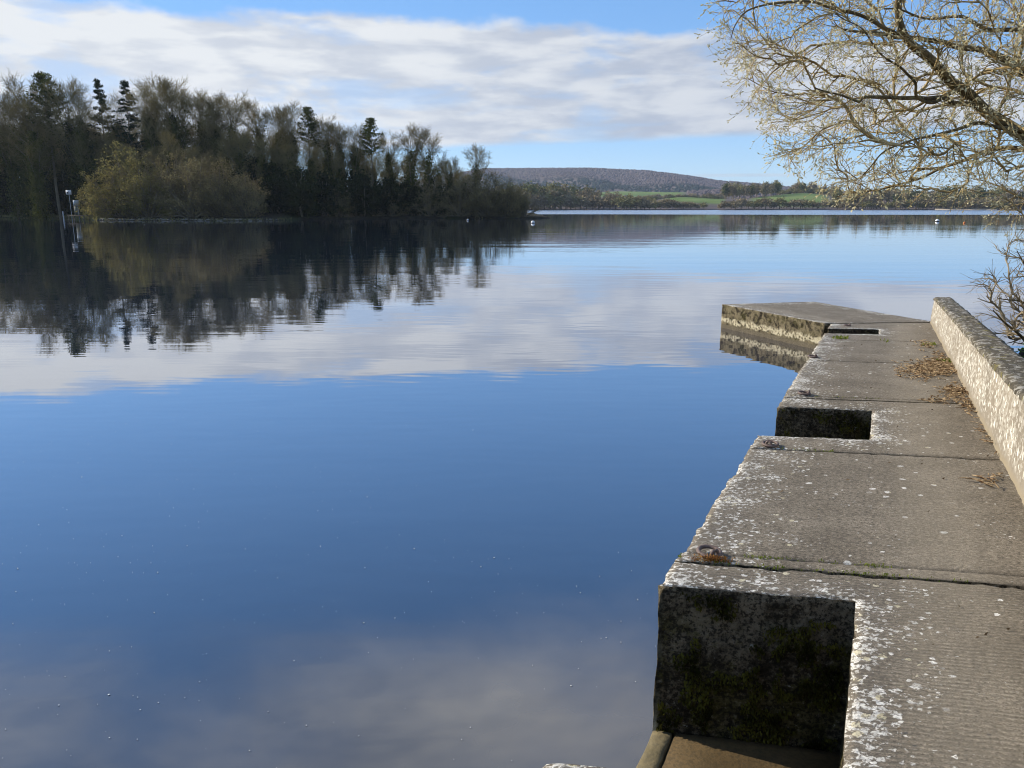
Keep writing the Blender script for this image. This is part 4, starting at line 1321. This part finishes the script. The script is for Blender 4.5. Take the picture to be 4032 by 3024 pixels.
M_FT = foliage('far_brown_crown', ((.21, .17, .105), (.38, .32, .19)), .25, trans=.1, rand=.7)
M_FG = foliage('far_green_crown', ((.065, .085, .038), (.15, .16, .065)), .25, trans=.1, rand=.7)
M_FO = foliage('far_olive_crown', ((.19, .18, .075), (.33, .30, .135)), .25, trans=.1, rand=.6)
FTM = []
for sd, mt, kk in ((301, M_FT, 520), (302, M_FT, 420), (303, M_FG, 620), (304, M_FO, 520)):
    a_, b_ = far_tree_mesh(sd, kk)
    a_.materials.append(M_BARK); b_.materials.append(mt); FTM.append((a_, b_))
FBM = []
for sd, mt in ((311, M_FT), (312, M_FO), (313, M_FG)):
    a_, b_ = far_tree_mesh(sd, 480, .55)
    a_.materials.append(M_BARK); b_.materials.append(mt); FBM.append((a_, b_))


def far_plant(name, pair, az, r, h, label, group, cat='tree', ph=10.0, wx=1.0):
    x, y = r * math.sin(math.radians(az)), r * math.cos(math.radians(az))
    z_ = float(terrain(az, r))
    s_ = h / ph
    e = tag(empty(name, (x, y, z_ - .2), r_.uniform(0, 6.28), (s_ * wx, s_ * wx, s_)), label, cat, group)
    link('trunk', pair[0], None, e); link('crown', pair[1], None, e)
    return e


r_ = np.random.default_rng(55)
# bushes right on the far shoreline
az = -1.0
nb_ = 0
while az < 36:
    nb_ += 1
    h = np.interp(az, [0, 3, 6.5, 8, 12.2, 13.2, 14.6, 15.2, 19, 22, 30, 36], [13, 13, 11, 10, 6.5, 5, 4, 8, 8, 6, 9, 9]) * r_.uniform(.75, 1.2)
    if not (14.0 < az < 14.75 and r_.uniform() < .6):
        far_plant('shore_bush', FBM[r_.choice([0, 0, 1])], az, float(shore_r(az)) + r_.uniform(5, 16), h, ordinal(nb_) + ' rounded bush from the island tip in the far waterline row', 'bushes along the far waterline', 'bush', 6.0, 1.25)
    az += r_.uniform(.28, .5)
# taller wood behind, on the left of the far shore
for i, az in enumerate(np.sort(r_.uniform(-1.5, 13.0, 64))):
    hh = np.interp(az, [-1, 3, 4.5, 6.5, 8, 10, 13], [19, 22, 22, 15, 14, 9, 5]) * r_.uniform(.7, 1.1)
    far_plant('shore_tree', FTM[2 if (az < 5.5 and i % 2) else r_.choice([0, 1, 3, 0])], az, float(shore_r(az)) + r_.uniform(18, 75), hh, ordinal(i + 1) + ' tree of the far shore wood, counted away from the island tip', 'wood on the far shore beyond the island tip')
# copse on the knoll
for i, az in enumerate(np.sort(r_.uniform(14.9, 18.6, 42))):
    r = r_.uniform(960, 1060)
    far_plant('copse_tree', FTM[[0, 3, 1, 2][i % 4]], az, r, 18 * r_.uniform(.8, 1.1), ordinal(i + 1) + ' tree along the copse on the knoll, counted away from the island', 'copse on the knoll', wx=.8)
# hedges between the fields
for i in range(60):
    row = i % 3
    az = (9.0 + 6.0 * (i // 3 + r_.uniform(0, .9)) / 20) if row < 2 else (18.6 + 3.9 * (i // 3 + r_.uniform(0, .9)) / 20)
    r = (1010 + az * 8, 1180 + az * 6, 1130)[row] + r_.uniform(-12, 12)
    far_plant('hedge_bush', FBM[[2, 0, 1][i % 3]], az, r, r_.uniform(6, 10), ordinal(i // 3 + 1) + ' bush of the ' + ('lower hedge', 'upper hedge', 'copse-side hedge')[row] + ' between the far fields, from the island side', 'hedges between the far fields', 'bush', 6.0, 1.2)
# tree line on the right of the far shore, behind the hanging willow
for i, az in enumerate(np.sort(r_.uniform(19.5, 37, 120))):
    r = float(shore_r(az)) + (r_.uniform(15, 120) if az > 22 else r_.uniform(330, 420))
    far_plant('far_tree', FTM[[0, 1, 0, 3, 1, 2][i % 6]], az, r, r_.uniform(12, 19), ordinal(i + 1) + ' tree of the far brown wood behind the hanging willow, from the green field', 'far wood seen behind the hanging willow')
# woodland covering the hill: one mass
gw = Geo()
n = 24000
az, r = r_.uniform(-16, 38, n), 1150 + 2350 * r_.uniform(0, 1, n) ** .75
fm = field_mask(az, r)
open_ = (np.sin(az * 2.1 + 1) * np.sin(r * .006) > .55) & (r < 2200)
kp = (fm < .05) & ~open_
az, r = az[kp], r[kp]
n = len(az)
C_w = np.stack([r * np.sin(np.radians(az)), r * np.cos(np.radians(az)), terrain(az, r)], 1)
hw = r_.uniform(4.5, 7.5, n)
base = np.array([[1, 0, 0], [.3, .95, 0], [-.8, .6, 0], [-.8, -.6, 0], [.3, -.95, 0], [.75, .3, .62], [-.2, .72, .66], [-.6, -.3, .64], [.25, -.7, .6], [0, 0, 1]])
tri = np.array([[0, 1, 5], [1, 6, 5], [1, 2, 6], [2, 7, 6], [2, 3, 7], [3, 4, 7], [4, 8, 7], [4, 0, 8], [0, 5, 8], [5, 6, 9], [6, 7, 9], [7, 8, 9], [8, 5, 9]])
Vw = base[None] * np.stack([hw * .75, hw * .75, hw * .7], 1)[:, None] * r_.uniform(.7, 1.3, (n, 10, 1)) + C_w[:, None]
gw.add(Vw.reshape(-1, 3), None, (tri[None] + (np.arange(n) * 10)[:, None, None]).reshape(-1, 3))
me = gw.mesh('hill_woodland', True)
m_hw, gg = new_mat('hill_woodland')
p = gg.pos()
c = gg.mix(gg.step(gg.noise(p, .03, 4, .6), .35, .65), (.118, .098, .104), (.160, .132, .134))  # crown browns tinted blue-purple: part of the distance haze is painted in here
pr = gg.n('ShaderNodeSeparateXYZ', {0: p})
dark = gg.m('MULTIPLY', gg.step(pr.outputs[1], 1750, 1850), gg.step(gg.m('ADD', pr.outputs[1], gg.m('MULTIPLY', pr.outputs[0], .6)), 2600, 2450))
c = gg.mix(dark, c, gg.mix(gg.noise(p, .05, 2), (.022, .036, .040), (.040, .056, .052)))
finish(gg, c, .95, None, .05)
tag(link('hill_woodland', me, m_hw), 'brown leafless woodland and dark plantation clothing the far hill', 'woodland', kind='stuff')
# a strip of pale beach on the right
gs = Geo()
b_az = np.linspace(28.2, 31.6, 24)
ri = shore_r(b_az)
gs.add(np.concatenate([np.stack([(ri - 6) * np.sin(np.radians(b_az)), (ri - 6) * np.cos(np.radians(b_az)), 0 * ri - .15], 1), np.stack([(ri + 9) * np.sin(np.radians(b_az)), (ri + 9) * np.cos(np.radians(b_az)), 0 * ri + 1.5], 1)]),
       [[i, i + 24, i + 25, i + 1] for i in range(23)])
tag(link('beach', gs.mesh('beach', True), simple('pale_sand', (.55, .45, .34), (.45, .37, .28), .05, .95)), 'thin strip of pale beach on the far shore', 'beach', kind='structure')

#PART3
# ------------------------------------------------------------------ near bank behind the parapet
xs = np.linspace(-3, 16, 70); ys = np.linspace(-9, 14, 90)
X, Y = np.meshgrid(xs, ys)
sN, sS = X * JN[0] + Y * JN[1], X * JD[0] + Y * JD[1]
hb = deck_z(Y) - .12
end = 10.6 + .5 * np.sin(sN * 1.7) - .25 * np.maximum(sN - 3, 0)
dd = np.minimum(np.minimum(end - sS, sN - 1.0), 30)
Zb = np.where(dd > 0, -.3 + (hb + .3) * sstep(dd, -.1, 1.5), -.9)
Zb = np.where((sN < 1.0) & (sS < -3.3), .95, Zb)
Zb = np.where((sN < -1.2) & (sS > -5), -1.0, Zb)
Zb = Zb + np.array([[fnoise(a_, b_, 0, 1.3) for a_ in xs] for b_ in ys]) * .08
iy, ix = np.meshgrid(np.arange(len(ys) - 1), np.arange(len(xs) - 1), indexing='ij')
i0 = iy * len(xs) + ix
cx = (sN[:-1, :-1] + sN[1:, 1:]) / 2; cs = (sS[:-1, :-1] + sS[1:, 1:]) / 2
i0 = i0[(cx > 1.02) | (cs < -3.3)]
tag(link('bank_ground', mesh_from('bank_ground', np.stack([X, Y, Zb], -1).reshape(-1, 3), [np.stack([i0, i0 + 1, i0 + 1 + len(xs), i0 + len(xs)], -1).reshape(-1, 4)], True),
         litter_ground('bank_soil', (.06, .05, .03), (.10, .08, .045), (.05, .07, .02), 3.0)), 'earth bank behind the parapet wall', 'bank', kind='structure')


# ------------------------------------------------------------------ trees grown towards a cloud of points
def bez(P, k):
    """smooth resample of a control polyline"""
    P = np.asarray(P, float)
    t = np.linspace(0, len(P) - 1, k)
    i = np.minimum(t.astype(int), len(P) - 2)
    f = (t - i)[:, None]
    Q = np.concatenate([[2 * P[0] - P[1]], P, [2 * P[-1] - P[-2]]])
    p0, p1, p2, p3 = Q[i], Q[i + 1], Q[i + 2], Q[i + 3]
    return .5 * (2 * p1 + (p2 - p0) * f + (2 * p0 - 5 * p1 + 4 * p2 - p3) * f ** 2 + (3 * p1 - p0 - 3 * p2 + p3) * f ** 3)


def colonise(limbs, attract, r, arch=.10, sag=.05, m=5):
    """limbs: list of (points, radius0, radius1). returns strands (S,m,3), counts"""
    pos, par = [], []
    for P, _, _ in limbs:
        for p_ in P: pos.append(p_); par.append(-1)
    pos = np.array(pos + [np.zeros(3)] * (len(attract) * (m - 1) + 4), float)
    pdir = np.zeros_like(pos)
    k = sum(len(P) for P, _, _ in limbs)
    j = 0
    for P, _, _ in limbs:
        pdir[j:j + len(P)] = unit(np.gradient(P, axis=0)); j += len(P)
    nl = k
    parent = -np.ones(len(pos), int)
    S = []
    for a_ in attract:
        dv = a_ - pos[:k]
        dist = np.linalg.norm(dv, axis=1)
        cosang = (dv * pdir[:k]).sum(1) / (dist + 1e-6)
        cost = dist * (1.6 - .85 * cosang)
        b_ = int(np.argmin(cost))
        L = dist[b_]
        if L < .03: continue
        ctrl = pos[b_] + pdir[b_] * L * .30 + (a_ - pos[b_]) * .2 + np.array([0, 0, arch * L]) + r.normal(0, .05, 3) * L
        t = np.linspace(0, 1, m)[:, None]
        st = (1 - t) ** 2 * pos[b_] + 2 * t * (1 - t) * ctrl + t ** 2 * a_
        st[1:-1] += r.normal(0, .018, (m - 2, 3)) * L
        st[-1, 2] -= sag * L
        idx = [b_]
        for q in range(1, m):
            pos[k] = st[q]; parent[k] = idx[-1]
            pdir[k] = unit(st[q] - st[q - 1]); idx.append(k); k += 1
        S.append(idx)
    cnt = np.zeros(k)
    for q in range(k - 1, -1, -1):
        cnt[q] += 1
        if parent[q] >= 0: cnt[parent[q]] += cnt[q]
    S = np.array(S)
    return pos[S], cnt[S]


def in_poly(x, y, poly):
    inside = np.zeros(len(x), bool)
    n_ = len(poly)
    for i in range(n_):
        x1, y1 = poly[i]; x2, y2 = poly[(i + 1) % n_]
        c_ = ((y1 > y) != (y2 > y)) & (x < (x2 - x1) * (y - y1) / (y2 - y1 + 1e-9) + x1)
        inside ^= c_
    return inside


m_nb, gg = new_mat('willow_bark')
p = gg.obj()
c = gg.mix(gg.step(gg.noise(p, 9, 5, .6), .35, .65), (.075, .055, .03), (.19, .14, .07))
c = gg.mix(gg.m('MULTIPLY', gg.step(gg.noise(p, 30, 4, .6), .55, .66), .7), c, (.34, .30, .13))
finish(gg, c, .9, gg.bump(gg.noise(p, 60, 4), .8, .008), .15)
M_NB = m_nb
M_NT = foliage('willow_twig_bark', ((.24, .165, .07), (.52, .40, .205)), 6.0, trans=.0, rand=0)
M_BUD = foliage('opening_buds', ((.66, .58, .30), (.90, .84, .60)), 9.0, trans=.4, rand=0)

tree = tag(empty('willow_tree', (6.9, 8.1, .5)), 'spreading willow with opening buds overhanging the end of the parapet', 'tree')
TO = np.array([6.9, 8.1, .5])
FORK = np.array([5.75, 7.75, 2.55])
trunk = bez([[6.9, 8.1, .2], [6.85, 8.05, .9], [6.5, 7.95, 1.7], FORK, [5.1, 7.5, 3.02], [4.7, 7.4, 3.28]], 22)
LIMB = [
    ([(4.7, 7.4, 3.28), (4.19, 7.2, 3.51), (3.81, 7.0, 3.69), (3.46, 6.8, 3.83), (3.15, 6.6, 3.96), (3.03, 6.5, 4.13), (2.94, 6.4, 4.34), (2.8, 6.3, 4.7)], .052, .016),
    ([(4.19, 7.2, 3.51), (3.84, 7.0, 3.53), (3.56, 6.8, 3.53), (3.27, 6.6, 3.51), (2.93, 6.4, 3.49), (2.74, 6.3, 3.47), (2.66, 6.25, 3.43), (2.48, 6.2, 3.5), (2.27, 6.1, 3.53)], .024, .005),
    ([tuple(FORK), (5.4, 8.0, 3.45), (4.93, 7.9, 3.93), (4.54, 7.8, 4.07), (4.33, 7.7, 4.09), (4.06, 7.6, 4.1), (3.69, 7.4, 4.11), (3.24, 7.2, 4.11), (2.82, 7.0, 4.11)], .048, .010),
    ([(5.4, 8.0, 3.45), (4.95, 7.5, 4.0), (4.51, 7.3, 4.13), (4.04, 7.1, 4.16), (3.78, 7.0, 4.2), (3.47, 6.9, 4.19), (2.99, 6.7, 4.2)], .028, .006),
    ([(3.3, 6.7, 3.9), (3.0, 6.6, 4.04), (2.77, 6.6, 4.12), (2.54, 6.6, 4.18), (2.34, 6.6, 4.23), (2.1, 6.6, 4.22), (1.88, 6.6, 4.18), (1.78, 6.6, 4.07), (1.75, 6.6, 3.96)], .018, .003),
    ([(4.9, 7.4, 3.15), (4.64, 7.3, 3.32), (4.22, 7.0, 3.34), (3.91, 6.8, 3.34), (3.67, 6.7, 3.26), (3.43, 6.6, 3.2), (3.23, 6.5, 3.16), (2.97, 6.4, 3.07), (2.77, 6.3, 2.89)], .022, .004),
    ([(5.1, 7.5, 3.0), (4.85, 7.7, 3.2), (4.64, 8.0, 3.16), (4.4, 8.1, 3.05), (4.16, 8.2, 2.92), (3.82, 8.3, 2.84), (3.42, 8.3, 2.75)], .026, .005),
    ([(3.85, 7.0, 3.66), (3.5, 6.7, 3.5), (3.29, 6.6, 3.51), (3.21, 6.5, 3.61), (3.11, 6.5, 3.69), (2.9, 6.4, 3.79), (2.66, 6.3, 3.96), (2.4, 6.2, 4.05)], .016, .004),
    ([tuple(FORK), (5.6, 7.9, 3.6), (5.3, 8.0, 4.6), (5.0, 7.8, 5.5), (4.6, 7.6, 6.3)], .06, .012),
    ([(5.6, 7.9, 3.6), (6.1, 8.3, 4.4), (6.6, 8.6, 5.4), (6.9, 8.8, 6.2)], .045, .010),
    ([(6.5, 7.95, 1.7), (7.3, 8.3, 2.8), (8.0, 8.8, 3.8), (8.4, 9.2, 4.8)], .05, .010),
    ([(5.3, 8.0, 4.6), (4.5, 7.3, 5.1), (3.7, 6.8, 5.2), (3.0, 6.5, 5.1)], .03, .006),
]
gt = Geo()
gt.tubes(trunk[None], np.interp(np.linspace(0, 1, 22), [0, .12, .5, 1], [.20, .15, .105, .055])[None], 12)
o = link('trunk', gt.mesh('trunk', True), M_NB, tree, tuple(-TO))
limbs = [(trunk, .1, .05)]
for P, ra, rb in LIMB:
    Q = bez(P, 6 * len(P))
    Q += np.stack([vnoise(Q, 3.0, 1.0), vnoise(Q, 3.0, 5.0), vnoise(Q, 3.0, 9.0)], 1) * .03
    limbs.append((Q, ra, rb))
    gb = Geo()
    gb.tubes(Q[None], (np.linspace(ra, rb, len(Q)) * (1 + .12 * vnoise(Q, 7.0, 2.0)))[None], 8)
    link('limb', gb.mesh('limb', True), M_NB, tree, tuple(-TO))
SIL = [(1.62, 4.6), (1.72, 4.22), (1.80, 3.92), (1.98, 3.60), (2.13, 3.42), (2.28, 3.20), (2.32, 3.08), (2.47, 2.96), (2.58, 3.02), (2.70, 2.92), (2.76, 2.72), (2.95, 2.66), (3.12, 2.76), (3.30, 2.82), (3.84, 2.76), (4.18, 2.70), (4.36, 2.48), (4.55, 2.40),
       (4.9, 2.40), (6.0, 2.4), (7.2, 3.0), (7.4, 5.2), (5.6, 6.2), (3.2, 5.6), (2.0, 5.0)]
r_ = np.random.default_rng(77)
xa, za, Ya = r_.uniform(1.5, 7.5, 9000), r_.uniform(2.4, 6.3, 9000), r_.uniform(5.9, 8.7, 9000)
ok = in_poly(xa, za, SIL)
ok &= (r_.uniform(size=9000) < np.where((xa < 4.7) & (za < 4.4), np.where((xa > 4.0) & (za < 2.85), .4, 1.0), .28))
xa, za, Ya = xa[ok], za[ok], Ya[ok]
att = np.stack([xa * Ya / 7, Ya, 2.65 + (za - 2.65) * Ya / 7], 1)[:1400]
att = att[np.argsort(np.linalg.norm(att - FORK, axis=1) + r_.uniform(0, .5, len(att)))]
ST, CN = colonise(limbs, att, r_, .12, .06)
rad = np.clip(.0013 * CN ** .46, .0013, .014)
gb = Geo(); gb.tubes(ST, rad, 4)
# fine drooping side twigs
P2, R2 = grow(ST, rad, 3, .25, 1.0, .19, .62, -.02, 5, .11, .7, .5, r_, .0016)
gb.tubes(P2, R2, 3)
P3, R3 = grow(P2, R2, 2, .3, 1.0, .08, .6, .05, 4, .12, .8, .6, r_, .0013)
gb.tubes(P3, R3, 3)
o = link('twigs', gb.mesh('twigs'), M_NT, tree, tuple(-TO)); o['kind'] = 'stuff'
gl = Geo()
for PP, frac, sz in ((P2, .9, .030), (P3, 1.0, .029)):
    n_ = PP.shape[0]
    for q in range(1, PP.shape[1]):
        kp = np.repeat(np.nonzero(r_.uniform(size=n_) < frac * (.5 if q < PP.shape[1] - 1 else 1.0))[0], 1 if q < PP.shape[1] - 1 else 2)
        d_ = unit(PP[kp, q] - PP[kp, q - 1])
        gl.leaves(PP[kp, q] + d_ * .008, r_.uniform(.5, 1.35, len(kp)) * sz, .42, r_, dirs=d_ * .9 + np.array([0, 0, .25]))
o = link('buds', gl.mesh('buds'), M_BUD, tree, tuple(-TO)); o['kind'] = 'stuff'

# bare bush leaning over the water behind the parapet
bb = np.array([7.1, 9.6, .45])
bush = tag(empty('bare_bush', tuple(bb)), 'bare pale-barked bush leaning over the water behind the parapet', 'bush')
BL = [([bb, (6.75, 9.6, .75), (6.4, 9.55, 1.05), (6.15, 9.5, 1.25), (5.95, 9.45, 1.38)], .030, .006),
      ([bb, (6.9, 9.5, .95), (6.6, 9.5, 1.30), (6.3, 9.45, 1.50), (5.98, 9.4, 1.55)], .026, .005),
      ([bb, (6.9, 9.7, 1.1), (6.6, 9.6, 1.6), (6.35, 9.6, 1.9), (6.15, 9.5, 2.15)], .026, .005),
      ([bb, (7.1, 9.8, 1.2), (6.9, 9.8, 1.8), (6.7, 9.7, 2.3)], .026, .005),
      ([bb, (6.6, 9.3, .8), (6.3, 9.2, 1.02), (6.05, 9.15, 1.08)], .02, .005)]
lb_, gb = [], Geo()
for P, ra, rb in BL:
    Q = bez(P, 26); Q += np.stack([vnoise(Q, 3.0, 1.0), vnoise(Q, 3.0, 5.0), vnoise(Q, 3.0, 9.0)], 1) * .04
    lb_.append((Q, ra, rb)); gb = Geo(); gb.tubes(Q[None], np.linspace(ra, rb, 26)[None], 7)
    link('stem', gb.mesh('stem', True), M_NB, bush, tuple(-bb))
poly = [(5.86, 1.28), (5.83, 1.62), (5.96, 1.9), (6.08, 2.15), (6.3, 2.4), (7.4, 2.6), (7.5, .8), (6.2, 1.0)]
xa, za = r_.uniform(5.8, 7.5, 1100), r_.uniform(.8, 2.6, 1100)
ok = in_poly(xa, za, poly)
att = np.stack([xa, r_.uniform(8.9, 10.1, 1100), za], 1)[ok][:520]
att = att[np.argsort(np.linalg.norm(att - bb, axis=1))]
ST, CN = colonise(lb_, att, r_, .05, -.03)
rad = np.clip(.0024 * CN ** .45, .0024, .016)
gb = Geo(); gb.tubes(ST, rad, 4)
P2, R2 = grow(ST, rad, 3, .3, 1.0, .17, .55, .06, 4, .12, .7, .5, r_, .0016)
gb.tubes(P2, R2, 3)
o = link('twigs', gb.mesh('twigs'), foliage('grey_bush_twig', ((.20, .16, .10), (.38, .31, .20)), 2.0, trans=0, rand=0), bush, tuple(-bb)); o['kind'] = 'stuff'

# weeds on the bank beside the wall
M_WEED = foliage('green_weed', ((.045, .11, .02), (.12, .22, .045)), 3.0, trans=.3, rand=.3)
for (x0, y0, lab) in ((6.0, 8.3, 'tuft of green weeds behind the parapet near the bare bush'), (5.6, 7.4, 'tuft of green weeds close behind the parapet where the frame cuts it')):
    z0 = float(deck_z(y0)) - .12
    e = tag(empty('weed_tuft', (x0, y0, z0)), lab, 'plant', 'weeds behind the parapet')
    gs = Geo(); n_ = 40
    b0 = r_.normal(0, .16, (n_, 3)) * np.array([1, 1, 0]); dd = np.stack([r_.normal(0, .3, n_), r_.normal(0, .3, n_), np.ones(n_)], 1) * r_.uniform(.3, .62, (n_, 1))
    PP = np.stack([b0, b0 + dd * .55, b0 + dd + np.array([0, 0, -.03])], 1)
    gs.tubes(PP, np.array([[.004, .003, .001]]).repeat(n_, 0), 3)
    link('stems', gs.mesh('stems'), M_WEED, e)
    gs = Geo(); ii = r_.integers(0, n_, 420); f_ = r_.uniform(.2, 1, 420)[:, None]
    gs.leaves(b0[ii] + dd[ii] * f_ + r_.normal(0, .03, (420, 3)), r_.uniform(.03, .08, 420), .5, r_)
    link('leaves', gs.mesh('leaves'), M_WEED, e)
# dark boulder at the water behind the wall
gs = Geo()
t_, u_ = np.linspace(0, math.pi, 15), np.linspace(0, 2 * math.pi, 25)[:-1]
V = np.array([[math.sin(a_) * math.cos(b_), math.sin(a_) * math.sin(b_), math.cos(a_)] for a_ in t_ for b_ in u_])
V *= (1 + .22 * vnoise(V, 1.4, 3.0) + .08 * vnoise(V, 4.0, 6.0))[:, None]
gs.add(V * np.array([.42, .5, .42]), [[i * 24 + j, (i + 1) * 24 + j, (i + 1) * 24 + (j + 1) % 24, i * 24 + (j + 1) % 24] for i in range(14) for j in range(24)])
tag(link('boulder', gs.mesh('boulder', False), simple('dark_rock', (.035, .03, .026), (.08, .07, .055), 6, .95, .02), None, (6.55, 9.0, .74)), 'dark boulder on the bank just behind the parapet wall', 'boulder')

# pollen flecks floating on the near water
m_fl = simple('pollen_fleck', (.80, .80, .78), (.65, .65, .62), 5, .6)
gs = Geo()
n = 520
fx = r_.uniform(-6.0, 1.2, n * 2); fy = 2.0 + 8.0 * r_.beta(1.2, 2.2, n * 2)
kp = (np.abs(fx) < fy * .72 + .3) & (fx * JN[0] + fy * JN[1] < -.95)
dens = np.array([fnoise(a_, b_, 2.0, .5) for a_, b_ in zip(fx, fy)]) - .10 * fx
kp &= dens + r_.normal(0, .3, n * 2) > .05
fx, fy = fx[kp], fy[kp]
t = np.arange(6) * math.pi / 3
fr_ = .0012 + .0048 * r_.beta(1, 4, len(fx))
V = np.stack([fx[:, None] + np.cos(t) * fr_[:, None] * 1.3, fy[:, None] + np.sin(t) * fr_[:, None], np.full((len(fx), 6), .004)], -1)
c_ = np.stack([fx, fy, np.full(len(fx), .004) + fr_ * .8], -1)[:, None]
V = np.concatenate([V, c_], 1)
i = np.arange(len(fx))[:, None] * 7
gs.add(V.reshape(-1, 3), None, np.concatenate([np.concatenate([i + q, i + (q + 1) % 6, i + 6], 1) for q in range(6)]))
tag(link('floating_flecks', gs.mesh('floating_flecks'), m_fl), 'white flecks of pollen floating on the near water', 'flecks', kind='stuff')

# ------------------------------------------------------------------ the air between here and the hill
gz = Geo(); gz.box((0, 3100, 98), (15600, 7600, 216))
m_air, gg = new_mat('haze_air')
vol = gg.n('ShaderNodeVolumePrincipled', {'Color': (.70, .82, 1.0, 1), 'Density': .00008, 'Anisotropy': .2})
gg.n('ShaderNodeOutputMaterial', {'Volume': vol.outputs[0]})
hz = tag(link('haze', gz.mesh('haze'), m_air), 'thin blue haze over the lake and the far hill', 'haze', kind='stuff')
